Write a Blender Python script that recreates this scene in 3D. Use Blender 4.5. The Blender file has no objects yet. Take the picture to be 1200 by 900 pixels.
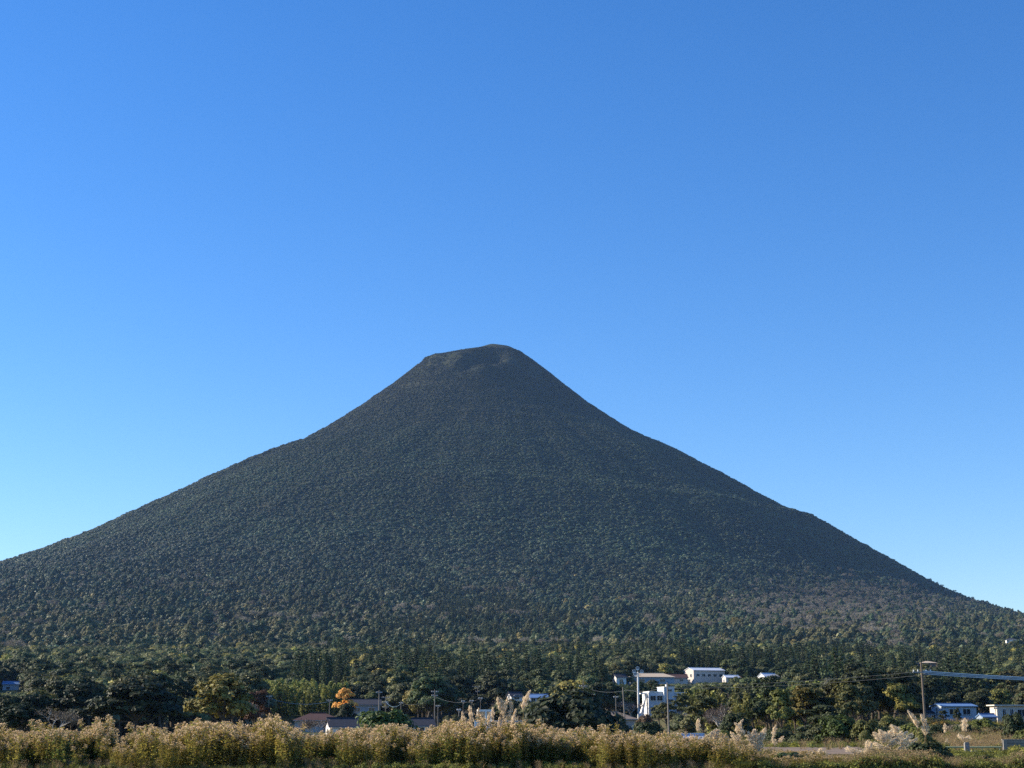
import bpy, math, random
import numpy as np
from mathutils import Vector, Matrix

R = math.radians
C = bpy.context.scene.collection
scene = bpy.context.scene

# ------------------------------------------------------------------ camera, sky, sun, exposure
F = 1750.0            # focal length in pixels of the 1200 x 900 photograph
PITCH = R(12.56)
CZ = 2.05
cam_data = bpy.data.cameras.new("camera")
cam_data.sensor_width = 36.0
cam_data.lens = 36.0 * F / 1200.0
cam_data.clip_start = 0.5
cam_data.clip_end = 30000.0
cam = bpy.data.objects.new("camera", cam_data)
cam.location = (0, 0, CZ)
cam.rotation_euler = (R(90) + PITCH, 0, 0)
C.objects.link(cam)
scene.camera = cam

SUN_EL = R(27.0)
SUN_AZ = R(14.0)      # degrees the sun stands beyond due left of the view
SUN_DIR = Vector((-math.cos(SUN_EL) * math.cos(SUN_AZ), math.cos(SUN_EL) * math.sin(SUN_AZ), math.sin(SUN_EL)))
world = bpy.data.worlds.new("World")
scene.world = world
world.use_nodes = True
wn = world.node_tree
wn.nodes.clear()
sky = wn.nodes.new("ShaderNodeTexSky")
sky.sky_type = 'NISHITA'
sky.sun_disc = False
sky.sun_elevation = SUN_EL
sky.sun_rotation = math.atan2(SUN_DIR.x, SUN_DIR.y)
sky.altitude = 0.0
sky.air_density = 1.0
sky.dust_density = 0.05
sky.ozone_density = 4.5
hs = wn.nodes.new("ShaderNodeHueSaturation")
hs.inputs["Hue"].default_value = 0.509
hs.inputs["Saturation"].default_value = 1.25
hs.inputs["Value"].default_value = 1.08
bgn = wn.nodes.new("ShaderNodeBackground")
bgn.inputs["Strength"].default_value = 0.10
won = wn.nodes.new("ShaderNodeOutputWorld")
wn.links.new(sky.outputs["Color"], hs.inputs["Color"])
wn.links.new(hs.outputs["Color"], bgn.inputs["Color"])
wn.links.new(bgn.outputs["Background"], won.inputs["Surface"])

sun_data = bpy.data.lights.new("sun", 'SUN')
sun_data.energy = 5.0
sun_data.angle = R(0.5)
sun_data.color = (1.0, 0.88, 0.70)
sun = bpy.data.objects.new("sun", sun_data)
sun.rotation_euler = SUN_DIR.to_track_quat('Z', 'Y').to_euler()
sun.location = (-200, 60, 300)
C.objects.link(sun)

scene.view_settings.view_transform = 'Standard'
scene.view_settings.look = 'None'
scene.view_settings.exposure = 0.88
scene.view_settings.gamma = 1.0
scene.view_settings.use_curve_mapping = False
scene.render.engine = 'CYCLES'
scene.cycles.max_bounces = 5
scene.cycles.diffuse_bounces = 2
scene.cycles.glossy_bounces = 2
scene.cycles.transmission_bounces = 3
scene.cycles.volume_bounces = 0
scene.cycles.use_denoising = False
scene.cycles.use_adaptive_sampling = False
try:
    scene.cycles.denoising_prefilter = 'ACCURATE'
except Exception:
    pass

rng = np.random.default_rng(20)
random.seed(20)

# ------------------------------------------------------------------ small helpers
def link(o, parent=None):
    C.objects.link(o)
    if parent is not None:
        o.parent = parent
    return o

def tag(o, label=None, cat=None, group=None, kind=None):
    if label: o["label"] = label
    if cat: o["category"] = cat
    if group: o["group"] = group
    if kind: o["kind"] = kind
    return o

def thing(name, label, cat, loc=(0, 0, 0), rotz=0.0, group=None):
    o = bpy.data.objects.new(name, None)
    o.empty_display_size = 0.3
    o.location = loc
    o.rotation_euler = (0, 0, rotz)
    link(o)
    return tag(o, label, cat, group)

def vnoise(x, y, s, seed=0):
    x = np.asarray(x, float) / s; y = np.asarray(y, float) / s
    xi = np.floor(x).astype(np.int64); yi = np.floor(y).astype(np.int64)
    fx = x - xi; fy = y - yi
    fx = fx * fx * (3 - 2 * fx); fy = fy * fy * (3 - 2 * fy)
    def h(a, b):
        n = (a * 374761393 + b * 668265263 + seed * 974711) & 0x7fffffff
        n = ((n ^ (n >> 13)) * 1274126177) & 0x7fffffff
        n = n ^ (n >> 16)
        return (n & 0xffff) / 65535.0
    return (h(xi, yi) * (1 - fx) + h(xi + 1, yi) * fx) * (1 - fy) + (h(xi, yi + 1) * (1 - fx) + h(xi + 1, yi + 1) * fx) * fy

def fbm(x, y, s, seed=0, o=3):
    t = 0; a = 1; n = 0
    for k in range(o):
        t = t + a * vnoise(x, y, s / 2 ** k, seed + 7 * k); n += a; a *= 0.5
    return t / n

def sstep(a, b, x):
    t = np.clip((np.asarray(x, float) - a) / (b - a), 0, 1)
    return t * t * (3 - 2 * t)

class MB:
    """collects quads / triangles with a material slot, builds one mesh"""
    def __init__(self):
        self.v = []; self.f = []; self.m = []; self.n = 0
    def add(self, verts, faces, mat=0):
        verts = np.asarray(verts, float).reshape(-1, 3)
        faces = np.asarray(faces, np.int64)
        if faces.size == 0: return
        if faces.shape[1] == 3:
            faces = np.hstack([faces, -np.ones((len(faces), 1), np.int64)])
        f = np.where(faces >= 0, faces + self.n, -1)
        self.v.append(verts); self.f.append(f); self.m.append(np.full(len(f), mat)); self.n += len(verts)
    def box(self, c, s, mat=0, rot=None):
        x, y, z = [q / 2 for q in s]
        v = np.array([(-x, -y, -z), (x, -y, -z), (x, y, -z), (-x, y, -z), (-x, -y, z), (x, -y, z), (x, y, z), (-x, y, z)])
        if rot is not None:
            v = v @ np.array(Matrix.Rotation(rot[1], 3, rot[0])).T
        self.add(v + np.array(c), [(0, 3, 2, 1), (4, 5, 6, 7), (0, 1, 5, 4), (1, 2, 6, 5), (2, 3, 7, 6), (3, 0, 4, 7)], mat)
    def tube(self, pts, radii, seg=6, mat=0, cap=True):
        pts = np.asarray(pts, float); n = len(pts)
        radii = np.broadcast_to(np.asarray(radii, float), (n,))
        t = np.gradient(pts, axis=0)
        t /= np.linalg.norm(t, axis=1)[:, None] + 1e-9
        ref = np.tile(np.array([[0.0, 0.0, 1.0]]), (n, 1))
        ref[np.abs(t[:, 2]) > 0.9] = (1.0, 0, 0)
        u = np.cross(t, ref); u /= np.linalg.norm(u, axis=1)[:, None]
        w = np.cross(t, u)
        a = np.linspace(0, 2 * math.pi, seg, endpoint=False)
        v = pts[:, None, :] + radii[:, None, None] * (np.cos(a)[None, :, None] * u[:, None, :] + np.sin(a)[None, :, None] * w[:, None, :])
        i = np.arange(n - 1)[:, None] * seg; j = np.arange(seg)[None, :]; j2 = (j + 1) % seg
        f = np.stack([i + j, i + j2, i + seg + j2, i + seg + j], -1).reshape(-1, 4)
        base = v.reshape(-1, 3)
        self.add(base, f, mat)
        if cap and seg in (4,):
            self.add(v[-1], [(0, 1, 2, 3)], mat)
        elif cap:
            c = np.vstack([v[-1], pts[-1:]])
            self.add(c, [(k, (k + 1) % seg, seg) for k in range(seg)], mat)
    def cards(self, c, nrm, size, aspect=0.6, mat=0, updir=None):
        """leaf-shaped quads at centres c"""
        c = np.asarray(c, float); k = len(c)
        nrm = np.asarray(nrm, float); nrm = nrm / (np.linalg.norm(nrm, axis=1)[:, None] + 1e-9)
        ref = rng.normal(size=(k, 3)) if updir is None else np.broadcast_to(updir, (k, 3)) + rng.normal(size=(k, 3)) * 0.25
        u = ref - (ref * nrm).sum(1)[:, None] * nrm
        u /= np.linalg.norm(u, axis=1)[:, None] + 1e-9
        w = np.cross(nrm, u)
        s = np.broadcast_to(np.asarray(size, float), (k,))[:, None]
        bend = nrm * s * 0.18
        v = np.stack([c - u * s - bend, c + w * s * aspect, c + u * s - bend, c - w * s * aspect], 1).reshape(-1, 3)
        f = np.arange(4 * k).reshape(k, 4)
        self.add(v, f, mat)
    def mesh(self, name, mats, smooth=False):
        me = bpy.data.meshes.new(name)
        v = np.vstack(self.v); f = np.vstack(self.f); m = np.concatenate(self.m)
        tot = np.where(f[:, 3] < 0, 3, 4)
        starts = np.concatenate([[0], np.cumsum(tot)[:-1]])
        loops = f.reshape(-1); loops = loops[loops >= 0]
        me.vertices.add(len(v)); me.vertices.foreach_set("co", v.astype(np.float32).ravel())
        me.loops.add(len(loops)); me.loops.foreach_set("vertex_index", loops.astype(np.int32))
        me.polygons.add(len(f)); me.polygons.foreach_set("loop_start", starts.astype(np.int32))
        for q in mats: me.materials.append(q)
        me.polygons.foreach_set("material_index", m.astype(np.int32))
        me.polygons.foreach_set("use_smooth", np.full(len(f), smooth))
        me.update(calc_edges=True); me.validate()
        return me
    def build(self, name, mats, parent=None, smooth=False):
        if not isinstance(mats, (list, tuple)): mats = [mats]
        return link(bpy.data.objects.new(name, self.mesh(name, mats, smooth)), parent)

# ------------------------------------------------------------------ materials
def mat(name, color, rough=0.8, var=0.25, scale=3.0, spec=0.3, bump=0.0, metal=0.0):
    m = bpy.data.materials.new(name); m.use_nodes = True
    nt = m.node_tree; b = nt.nodes["Principled BSDF"]
    b.inputs["Roughness"].default_value = rough
    b.inputs["Specular IOR Level"].default_value = spec
    b.inputs["Metallic"].default_value = metal
    tc = nt.nodes.new("ShaderNodeTexCoord")
    no = nt.nodes.new("ShaderNodeTexNoise"); no.inputs["Scale"].default_value = scale; no.inputs["Detail"].default_value = 5
    nt.links.new(tc.outputs["Object"], no.inputs["Vector"])
    mr = nt.nodes.new("ShaderNodeMapRange")
    mr.inputs["From Min"].default_value = 0.25; mr.inputs["From Max"].default_value = 0.75
    mr.inputs["To Min"].default_value = 1 - var; mr.inputs["To Max"].default_value = 1 + var
    nt.links.new(no.outputs["Fac"], mr.inputs["Value"])
    mx = nt.nodes.new("ShaderNodeVectorMath"); mx.operation = 'SCALE'
    mx.inputs[0].default_value = color[:3]
    nt.links.new(mr.outputs["Result"], mx.inputs["Scale"])
    nt.links.new(mx.outputs["Vector"], b.inputs["Base Color"])
    if bump:
        bp = nt.nodes.new("ShaderNodeBump"); bp.inputs["Strength"].default_value = bump
        nt.links.new(no.outputs["Fac"], bp.inputs["Height"]); nt.links.new(bp.outputs["Normal"], b.inputs["Normal"])
    return m

def leaf_mat(name, translucent=0.3, color=None, rough=0.6, spread=0.45, noise=0.0):
    """foliage: tint comes from the plant (attribute) or is fixed; every leaf differs a little"""
    m = bpy.data.materials.new(name); m.use_nodes = True
    nt = m.node_tree; nt.nodes.clear()
    out = nt.nodes.new("ShaderNodeOutputMaterial")
    geo = nt.nodes.new("ShaderNodeNewGeometry")
    mr = nt.nodes.new("ShaderNodeMapRange")
    mr.inputs["To Min"].default_value = 1 - spread; mr.inputs["To Max"].default_value = 1 + spread
    nt.links.new(geo.outputs["Random Per Island"], mr.inputs["Value"])
    sc = nt.nodes.new("ShaderNodeVectorMath"); sc.operation = 'SCALE'
    if color is None:
        at = nt.nodes.new("ShaderNodeAttribute"); at.attribute_type = 'INSTANCER'; at.attribute_name = "tint"
        nt.links.new(at.outputs["Vector"], sc.inputs[0])
    else:
        sc.inputs[0].default_value = color
    nt.links.new(mr.outputs["Result"], sc.inputs["Scale"])
    src = sc.outputs["Vector"]
    if noise:
        tc = nt.nodes.new("ShaderNodeTexCoord")
        no = nt.nodes.new("ShaderNodeTexNoise"); no.inputs["Scale"].default_value = noise; no.inputs["Detail"].default_value = 4
        nt.links.new(tc.outputs["Object"], no.inputs["Vector"])
        m2 = nt.nodes.new("ShaderNodeMapRange")
        m2.inputs["From Min"].default_value = 0.3; m2.inputs["From Max"].default_value = 0.7
        m2.inputs["To Min"].default_value = 0.55; m2.inputs["To Max"].default_value = 1.45
        nt.links.new(no.outputs["Fac"], m2.inputs["Value"])
        s2 = nt.nodes.new("ShaderNodeVectorMath"); s2.operation = 'SCALE'
        nt.links.new(src, s2.inputs[0]); nt.links.new(m2.outputs["Result"], s2.inputs["Scale"])
        src = s2.outputs["Vector"]
    b = nt.nodes.new("ShaderNodeBsdfPrincipled")
    b.inputs["Roughness"].default_value = rough; b.inputs["Specular IOR Level"].default_value = 0.25
    nt.links.new(src, b.inputs["Base Color"])
    if translucent:
        tr = nt.nodes.new("ShaderNodeBsdfTranslucent"); nt.links.new(src, tr.inputs["Color"])
        mx = nt.nodes.new("ShaderNodeMixShader"); mx.inputs[0].default_value = translucent
        nt.links.new(b.outputs[0], mx.inputs[1]); nt.links.new(tr.outputs[0], mx.inputs[2])
        nt.links.new(mx.outputs[0], out.inputs["Surface"])
    else:
        nt.links.new(b.outputs[0], out.inputs["Surface"])
    return m

M = {}
M['leaf'] = leaf_mat("tree_leaves", 0.25)
M['lump'] = leaf_mat("far_canopy", 0.0, spread=0.3, noise=0.9)
M['bark'] = mat("bark", (0.10, 0.08, 0.06), 0.9, 0.35, 2.0)
M['palebark'] = mat("pale_bark", (0.42, 0.38, 0.33), 0.9, 0.3, 2.0)
M['culm'] = mat("bamboo_culm", (0.16, 0.17, 0.07), 0.5, 0.2, 2.0)
M['rodleaf'] = leaf_mat("goldenrod_leaves", 0.6, None, spread=0.6)
M['rodyellow'] = leaf_mat("goldenrod_yellow_leaves", 0.5, (0.32, 0.245, 0.06), spread=0.5)
M['rodplume'] = leaf_mat("goldenrod_seed_heads", 0.35, (0.66, 0.49, 0.28), spread=0.55)
M['rodstem'] = mat("goldenrod_stem", (0.16, 0.11, 0.05), 0.8, 0.3, 6)
M['plume'] = leaf_mat("pampas_plume", 0.45, (0.84, 0.69, 0.48), spread=0.35)
M['straw'] = leaf_mat("dry_straw", 0.3, (0.33, 0.235, 0.115), spread=0.5)
M['blade'] = leaf_mat("grass_blades", 0.35, (0.14, 0.15, 0.04), spread=0.55)
M['weed'] = leaf_mat("weeds", 0.3, None, spread=0.5)
M['white'] = mat("white_paint", (0.78, 0.77, 0.74), 0.6, 0.06, 1.5)
M['offwhite'] = mat("cream_render", (0.66, 0.60, 0.50), 0.8, 0.08, 1.5)
M['bluewhite'] = mat("pale_blue_and_shaded_wall", (0.52, 0.60, 0.68), 0.7, 0.08, 1.2)  # pale blue houses, and shade coloured into the white two-storey building
M['bluegrey'] = mat("blue_grey_wall", (0.32, 0.38, 0.45), 0.7, 0.1, 1.2)
M['greywall'] = mat("grey_wall", (0.42, 0.41, 0.40), 0.85, 0.12, 1.2)
M['pinkwall'] = mat("pale_pinkish_wall", (0.58, 0.52, 0.47), 0.8, 0.08, 1.0)
M['slate'] = mat("slate_roof", (0.035, 0.04, 0.055), 0.9, 0.2, 2.5)
M['redroof'] = mat("red_brown_roof", (0.085, 0.045, 0.04), 0.9, 0.25, 2.5)
M['brownroof'] = mat("brown_roof", (0.26, 0.20, 0.15), 0.8, 0.2, 2.5)
M['tanroof'] = mat("tan_roof", (0.55, 0.44, 0.31), 0.8, 0.12, 2.5)
M['blueroof'] = mat("blue_sheet_roof", (0.14, 0.24, 0.42), 0.4, 0.12, 2.0)
M['steelroof'] = mat("pale_sheet_roof", (0.62, 0.66, 0.72), 0.35, 0.06, 2.0)
M['glass'] = mat("window_glass", (0.03, 0.04, 0.05), 0.12, 0.2, 1.0, 0.5)
M['dark'] = mat("dark_opening", (0.03, 0.03, 0.035), 0.6, 0.2, 1.0)
M['pole'] = mat("weathered_concrete_pole", (0.25, 0.22, 0.185), 0.85, 0.2, 1.5)
M['woodpole'] = mat("brown_wood_pole", (0.17, 0.135, 0.105), 0.9, 0.3, 1.5)
M['steel'] = mat("galvanised_steel", (0.26, 0.27, 0.29), 0.6, 0.1, 2.0, metal=0.2)
M['cable'] = mat("grey_blue_cable", (0.12, 0.22, 0.34), 0.5, 0.1, 1.0)
M['ceramic'] = mat("white_insulator", (0.75, 0.75, 0.73), 0.3, 0.05, 1.0)
M['block'] = None
M['plastic'] = mat("white_plastic_film", (0.72, 0.73, 0.75), 0.4, 0.08, 1.0)
M['concrete'] = mat("concrete", (0.24, 0.225, 0.20), 0.9, 0.15, 2.0)
M['railpaint'] = mat("pale_green_rail_paint", (0.42, 0.45, 0.24), 0.6, 0.12, 2.0)
M['asphalt'] = mat("asphalt", (0.07, 0.07, 0.07), 0.9, 0.3, 4.0)
M['soil'] = mat("dry_soil", (0.20, 0.145, 0.10), 0.95, 0.3, 0.9, bump=0.3)

def block_mat():
    m = bpy.data.materials.new("concrete_blocks"); m.use_nodes = True
    nt = m.node_tree; b = nt.nodes["Principled BSDF"]; b.inputs["Roughness"].default_value = 0.9
    tc = nt.nodes.new("ShaderNodeTexCoord"); mp = nt.nodes.new("ShaderNodeMapping")
    mp.inputs["Rotation"].default_value = (R(90), 0, 0)
    br = nt.nodes.new("ShaderNodeTexBrick")
    br.inputs["Color1"].default_value = (0.30, 0.27, 0.23, 1); br.inputs["Color2"].default_value = (0.20, 0.18, 0.155, 1)
    br.inputs["Mortar"].default_value = (0.08, 0.075, 0.065, 1)
    br.inputs["Scale"].default_value = 1.0; br.inputs["Brick Width"].default_value = 0.4; br.inputs["Row Height"].default_value = 0.2
    br.inputs["Mortar Size"].default_value = 0.012
    nt.links.new(tc.outputs["Object"], mp.inputs["Vector"]); nt.links.new(mp.outputs["Vector"], br.inputs["Vector"])
    nt.links.new(br.outputs["Color"], b.inputs["Base Color"])
    return m
M['block'] = block_mat()

def ground_mat(name, c1, c2, c3, s1, s2):
    m = bpy.data.materials.new(name); m.use_nodes = True
    nt = m.node_tree; b = nt.nodes["Principled BSDF"]; b.inputs["Roughness"].default_value = 0.95
    b.inputs["Specular IOR Level"].default_value = 0.1
    tc = nt.nodes.new("ShaderNodeTexCoord")
    n1 = nt.nodes.new("ShaderNodeTexNoise"); n1.inputs["Scale"].default_value = s1; n1.inputs["Detail"].default_value = 6
    n2 = nt.nodes.new("ShaderNodeTexNoise"); n2.inputs["Scale"].default_value = s2; n2.inputs["Detail"].default_value = 6
    for n in (n1, n2): nt.links.new(tc.outputs["Object"], n.inputs["Vector"])
    r1 = nt.nodes.new("ShaderNodeValToRGB")
    r1.color_ramp.elements[0].position = 0.35; r1.color_ramp.elements[0].color = (*c1, 1)
    r1.color_ramp.elements[1].position = 0.65; r1.color_ramp.elements[1].color = (*c2, 1)
    nt.links.new(n1.outputs["Fac"], r1.inputs["Fac"])
    mr = nt.nodes.new("ShaderNodeMapRange"); mr.inputs["From Min"].default_value = 0.42; mr.inputs["From Max"].default_value = 0.62
    nt.links.new(n2.outputs["Fac"], mr.inputs["Value"])
    mx = nt.nodes.new("ShaderNodeMixRGB"); mx.inputs["Color2"].default_value = (*c3, 1)
    nt.links.new(mr.outputs["Result"], mx.inputs["Fac"]); nt.links.new(r1.outputs["Color"], mx.inputs["Color1"])
    nt.links.new(mx.outputs["Color"], b.inputs["Base Color"])
    bp = nt.nodes.new("ShaderNodeBump"); bp.inputs["Strength"].default_value = 0.5
    nt.links.new(n2.outputs["Fac"], bp.inputs["Height"]); nt.links.new(bp.outputs["Normal"], b.inputs["Normal"])
    return m
M['field'] = ground_mat("field_ground", (0.09, 0.09, 0.03), (0.18, 0.13, 0.07), (0.06, 0.075, 0.025), 0.12, 0.9)
M['hillside'] = ground_mat("wooded_slope", (0.030, 0.038, 0.021), (0.046, 0.045, 0.027), (0.024, 0.031, 0.018), 0.02, 0.09)

# ------------------------------------------------------------------ terrain: one height function
SX, SY = -40.0, 3500.0        # the summit
PL = np.array([(0, 880), (20, 877), (40, 869), (64, 860), (108, 849), (150, 838), (176, 832), (181, 822), (192, 816), (228, 785), (272, 749), (324, 709), (383, 665.6), (472, 606),
      (537, 579.5), (598, 553), (676, 511), (774, 458.3), (869, 407.9), (952, 365.2), (1049, 321.5), (1163, 276), (1300, 232), (1500, 184),
      (1800, 126), (2050, 88), (2300, 55), (2500, 38), (2700, 25), (2900, 12), (3060, 3), (3200, 0), (20000, 0)], float)
PR = np.array([(0, 880), (40, 870), (64, 856.4), (92, 835.3), (136, 799.5), (165, 774), (230, 721), (280, 685), (333, 648), (380, 621.6), (460, 579.6),
      (556, 524.5), (646, 469), (700, 436), (733, 422), (766, 413), (832, 370), (934, 305.4), (1004, 260), (1100, 215), (1250, 170), (1500, 128),
      (1800, 95), (2050, 72), (2300, 50), (2500, 37), (2700, 25), (2900, 12), (3060, 3), (3200, 0), (20000, 0)], float)

def height(x, y):
    x = np.asarray(x, float); y = np.asarray(y, float)
    dx = x - SX; dy = SY - y                        # dy > 0 towards the camera
    r = np.hypot(dx, dy)
    c = dx / (r + 1e-6)
    w = 0.5 + 0.5 * np.sin(np.clip(c * 1.15, -1, 1) * np.pi / 2)
    h = np.interp(r, PL[:, 0], PL[:, 1]) * (1 - w) + np.interp(r, PR[:, 0], PR[:, 1]) * w
    az = np.arctan2(dx, dy)                          # 0 towards the camera
    front = np.clip(dy / (r + 1e-6), 0, 1)
    # gullies and ribs running down the cone, knobs of lava round the old crater
    amp = 8.0 * sstep(260, 460, r) * (1 - sstep(1500, 2400, r)) * sstep(0.15, 0.5, front)
    h = h + amp * (fbm(az * 1000, r * 0.18, 95, 3, 3) - 0.5) * 2
    rough = sstep(200, 320, r) * (1 - sstep(2000, 2400, r)) * sstep(0.1, 0.3, front)
    h = h + rough * 7.0 * (fbm(az * r, r, 34, 23, 2) * .45 + fbm(az * r * .35, r, 15, 29, 2) * .55 - 0.5)
    top = (1 - sstep(190, 330, r)) * sstep(0.0, 0.25, front)
    h = h + top * 30 * (fbm(x, y, 64, 11, 5) - 0.55) * sstep(60, 130, dy)
    h = h - 34 * np.exp(-((dx + 12 + .3 * (dy - 130)) / 26) ** 2 - ((dy - 130) / 45) ** 2)        # old crater bowl below the top
    h = h + 11 * np.exp(-((dx + 66 + 0.2 * (dy - 90)) / 17) ** 2 - ((dy - 190) / 26) ** 2)
    h = h + 15 * np.exp(-((dx - 10) / 55) ** 2 - ((dy - 222 + 0.15 * dx) / 18) ** 2)
    # village hollow, gentle swells, the bank on the right
    h = h - 1.6 * sstep(95, 170, y) * (1 - sstep(400, 520, y)) * (1 - sstep(15, 50, x)) * sstep(-400, -200, x)
    h = h + 4.2 * np.exp(-((x - 50) / 19) ** 2 - ((y - 300) / 65) ** 2)
    low = sstep(70, 300, y) * (1 - sstep(2500, 3100, y))
    h = h + low * (fbm(x, y, 60, 5, 3) - 0.5) * 1.6 * np.clip(y / 400, 0.3, 2.5)
    h = h + (fbm(x, y, 9, 9, 2) - 0.5) * 0.22
    return h

def hz(x, y): return float(height(np.array([x]), np.array([y]))[0])

def project(x, y, z):
    zz = z - CZ
    dep = y * math.cos(PITCH) + zz * math.sin(PITCH)
    up = -y * math.sin(PITCH) + zz * math.cos(PITCH)
    return 600 + F * x / dep, 450 - F * up / dep

def at_px(px, d, dz=0.0):
    """ground point at distance d that appears in photo column px"""
    x = (px - 600) / F * d * 0.98
    for _ in range(3):
        z = hz(x, d) + dz
        x = (px - 600) / F * (d * math.cos(PITCH) + (z - CZ) * math.sin(PITCH))
    return Vector((x, d, hz(x, d)))

def z_at(py, d):
    """height that appears in photo row py at distance d (centre column)"""
    return CZ + d * math.tan(PITCH + math.atan((450 - py) / F))

def grid_mesh(name, xs, ys, zf, material):
    X, Y = np.meshgrid(xs, ys, indexing='ij')
    Z = zf(X, Y)
    nx, ny = X.shape
    v = np.stack([X, Y, Z], -1).reshape(-1, 3)
    i = np.arange(nx - 1)[:, None] * ny; j = np.arange(ny - 1)[None, :]
    f = np.stack([i + j, i + ny + j, i + ny + j + 1, i + j + 1], -1).reshape(-1, 4)
    b = MB(); b.add(v, f)
    return b.build(name, material, smooth=True)

ys = np.concatenate([np.arange(-400, 40, 40), np.arange(40, 150, 2.0), np.arange(150, 600, 8), np.arange(600, 1300, 20), np.arange(1300, 3000, 100), np.arange(3000, 7600, 300)])
xp = np.concatenate([np.arange(0, 60, 2.5), np.arange(60, 300, 10), np.arange(300, 1000, 40), np.arange(1000, 6200, 250)])
xs = np.concatenate([-xp[:0:-1], xp])
def ground_z(X, Y):
    r = np.hypot(X - SX, SY - Y)
    return height(X, Y) - 45 * (1 - sstep(2330, 2440, r))
g = grid_mesh("ground", xs, ys, ground_z, M['field']); g["kind"] = "structure"

def polar_mesh():
    rr = np.concatenate([np.arange(0, 500, 5), np.arange(500, 1500, 7), np.arange(1500, 2470, 10)])
    aa = np.concatenate([np.linspace(-110, 110, 800), np.linspace(111, 249, 70)])
    aa = np.radians(aa)
    rg, ag = np.meshgrid(rr, aa, indexing='ij')
    X = SX + rg * np.sin(ag); Y = SY - rg * np.cos(ag)
    Z = height(X, Y)
    Z[-1] -= 12
    n, k = X.shape
    v = np.stack([X, Y, Z], -1).reshape(-1, 3)
    i = np.arange(n - 1)[:, None] * k; j = np.arange(k)[None, :]; j2 = (j + 1) % k
    f = np.stack([i + j, i + k + j, i + k + j2, i + j2], -1).reshape(-1, 4)
    b = MB(); b.add(v, f)
    return b.build("mountain", M['hillside'], smooth=True)
mo = polar_mesh(); mo["kind"] = "structure"

# the road whose edge runs along the foot of the thicket
b = MB()
b.add([(-80, 48, 0.12), (80, 48, 0.12), (80, 58.2, 0.12), (-80, 58.2, 0.12)], [(0, 1, 2, 3)])
r_ = b.build("road", M['asphalt']); r_["kind"] = "structure"
b = MB(); b.box((0, 58.4, -0.02), (160, 0.36, 0.30))
r_ = b.build("road_kerb", M['concrete']); r_["kind"] = "structure"

def sheet(name, pts, lift, material):
    """a strip of ground that follows the terrain"""
    (px0, d0, px1, d1) = pts
    b = MB(); n = 40; k = 12; vs = []
    for i in range(n + 1):
        for j in range(k + 1):
            d = d0 + (d1 - d0) * j / k
            px = px0 + (px1 - px0) * i / n
            x = (px - 600) / F * d * 0.976
            vs.append((x, d, hz(x, d) + lift))
    fs = [(i * (k + 1) + j, (i + 1) * (k + 1) + j, (i + 1) * (k + 1) + j + 1, i * (k + 1) + j + 1) for i in range(n) for j in range(k)]
    b.add(vs, fs); o = b.build(name, material, smooth=True); o["kind"] = "structure"; return o
sheet("dirt_path", (872, 84, 1014, 124), 0.035, M['soil'])

# ------------------------------------------------------------------ plant shapes
def crown_clumps(b, centres, radii, per, leaf, mat_i=0, aspect=0.65, flat=1.0, up=0.3, mid_=(0, 0, 0)):
    mid_ = np.asarray(mid_, float)
    for c, r in zip(centres, radii):
        k = max(4, int(per * r * r))
        d = rng.normal(size=(k, 3)); d /= np.linalg.norm(d, axis=1)[:, None]
        d[:, 2] = np.where(d[:, 2] < -0.35, -d[:, 2], d[:, 2])
        rad = r * rng.uniform(0.55, 1.08, (k, 1))
        p = d * rad * np.array([1, 1, flat]) + c
        b.cards(p, d + rng.normal(size=(k, 3)) * 0.42 + np.array([0, 0, up]) + (p - mid_) / (np.linalg.norm(p - mid_, axis=1)[:, None] + 1e-6) * 0.7, leaf * rng.uniform(0.6, 1.3, k), aspect, mat_i)

def broadleaf(H, W, leaf, lobes=9, per=60, base=0.3, seed=0, sub=9, skew=0.0):
    """returns crown and trunk builders for a spreading tree H high and W wide"""
    global rng
    rng = np.random.default_rng(seed)
    cr, tr = MB(), MB()
    th = H * base
    pts = [(0, 0, -0.6), (0.02 * H * skew, 0, th * 0.6), (0.05 * H * skew, 0.02 * H, th * 1.15), (0.06 * H * skew, 0, H * 0.62)]
    tr.tube(pts, [W * 0.045, W * 0.034, W * 0.027, W * 0.01], 7)
    for k in range(lobes):
        a = k * 2.399 + rng.uniform(-.4, .4)
        t = (k + 0.5) / lobes
        zz = th + (H - th) * (0.22 + 0.62 * t) + rng.uniform(-.06, .06) * H
        rr = W * 0.5 * (0.72 - 0.55 * t) * rng.uniform(0.75, 1.2)
        c = np.array([rr * math.cos(a) + 0.05 * H * skew, rr * math.sin(a), zz])
        lr = W * rng.uniform(0.19, 0.27)
        s = np.array(pts[2]) * (1 - 0.3 * t) + np.array(pts[3]) * 0.3 * t
        tr.tube([s, (s + c) / 2 + np.array([0, 0, -0.03 * H]), c], [W * 0.016, W * 0.011, W * 0.004], 5)
        d = rng.normal(size=(sub, 3)); d /= np.linalg.norm(d, axis=1)[:, None]; d[:, 2] = np.abs(d[:, 2]) * 0.9 - 0.15
        cc = c + d * lr * rng.uniform(0.6, 1.05, (sub, 1)) * np.array([1, 1, 0.8])
        crown_clumps(cr, cc, lr * rng.uniform(0.32, 0.55, sub), per / (leaf * leaf * 9), leaf, flat=0.7, mid_=(0, 0, H * .5))
    return cr, tr

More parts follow.
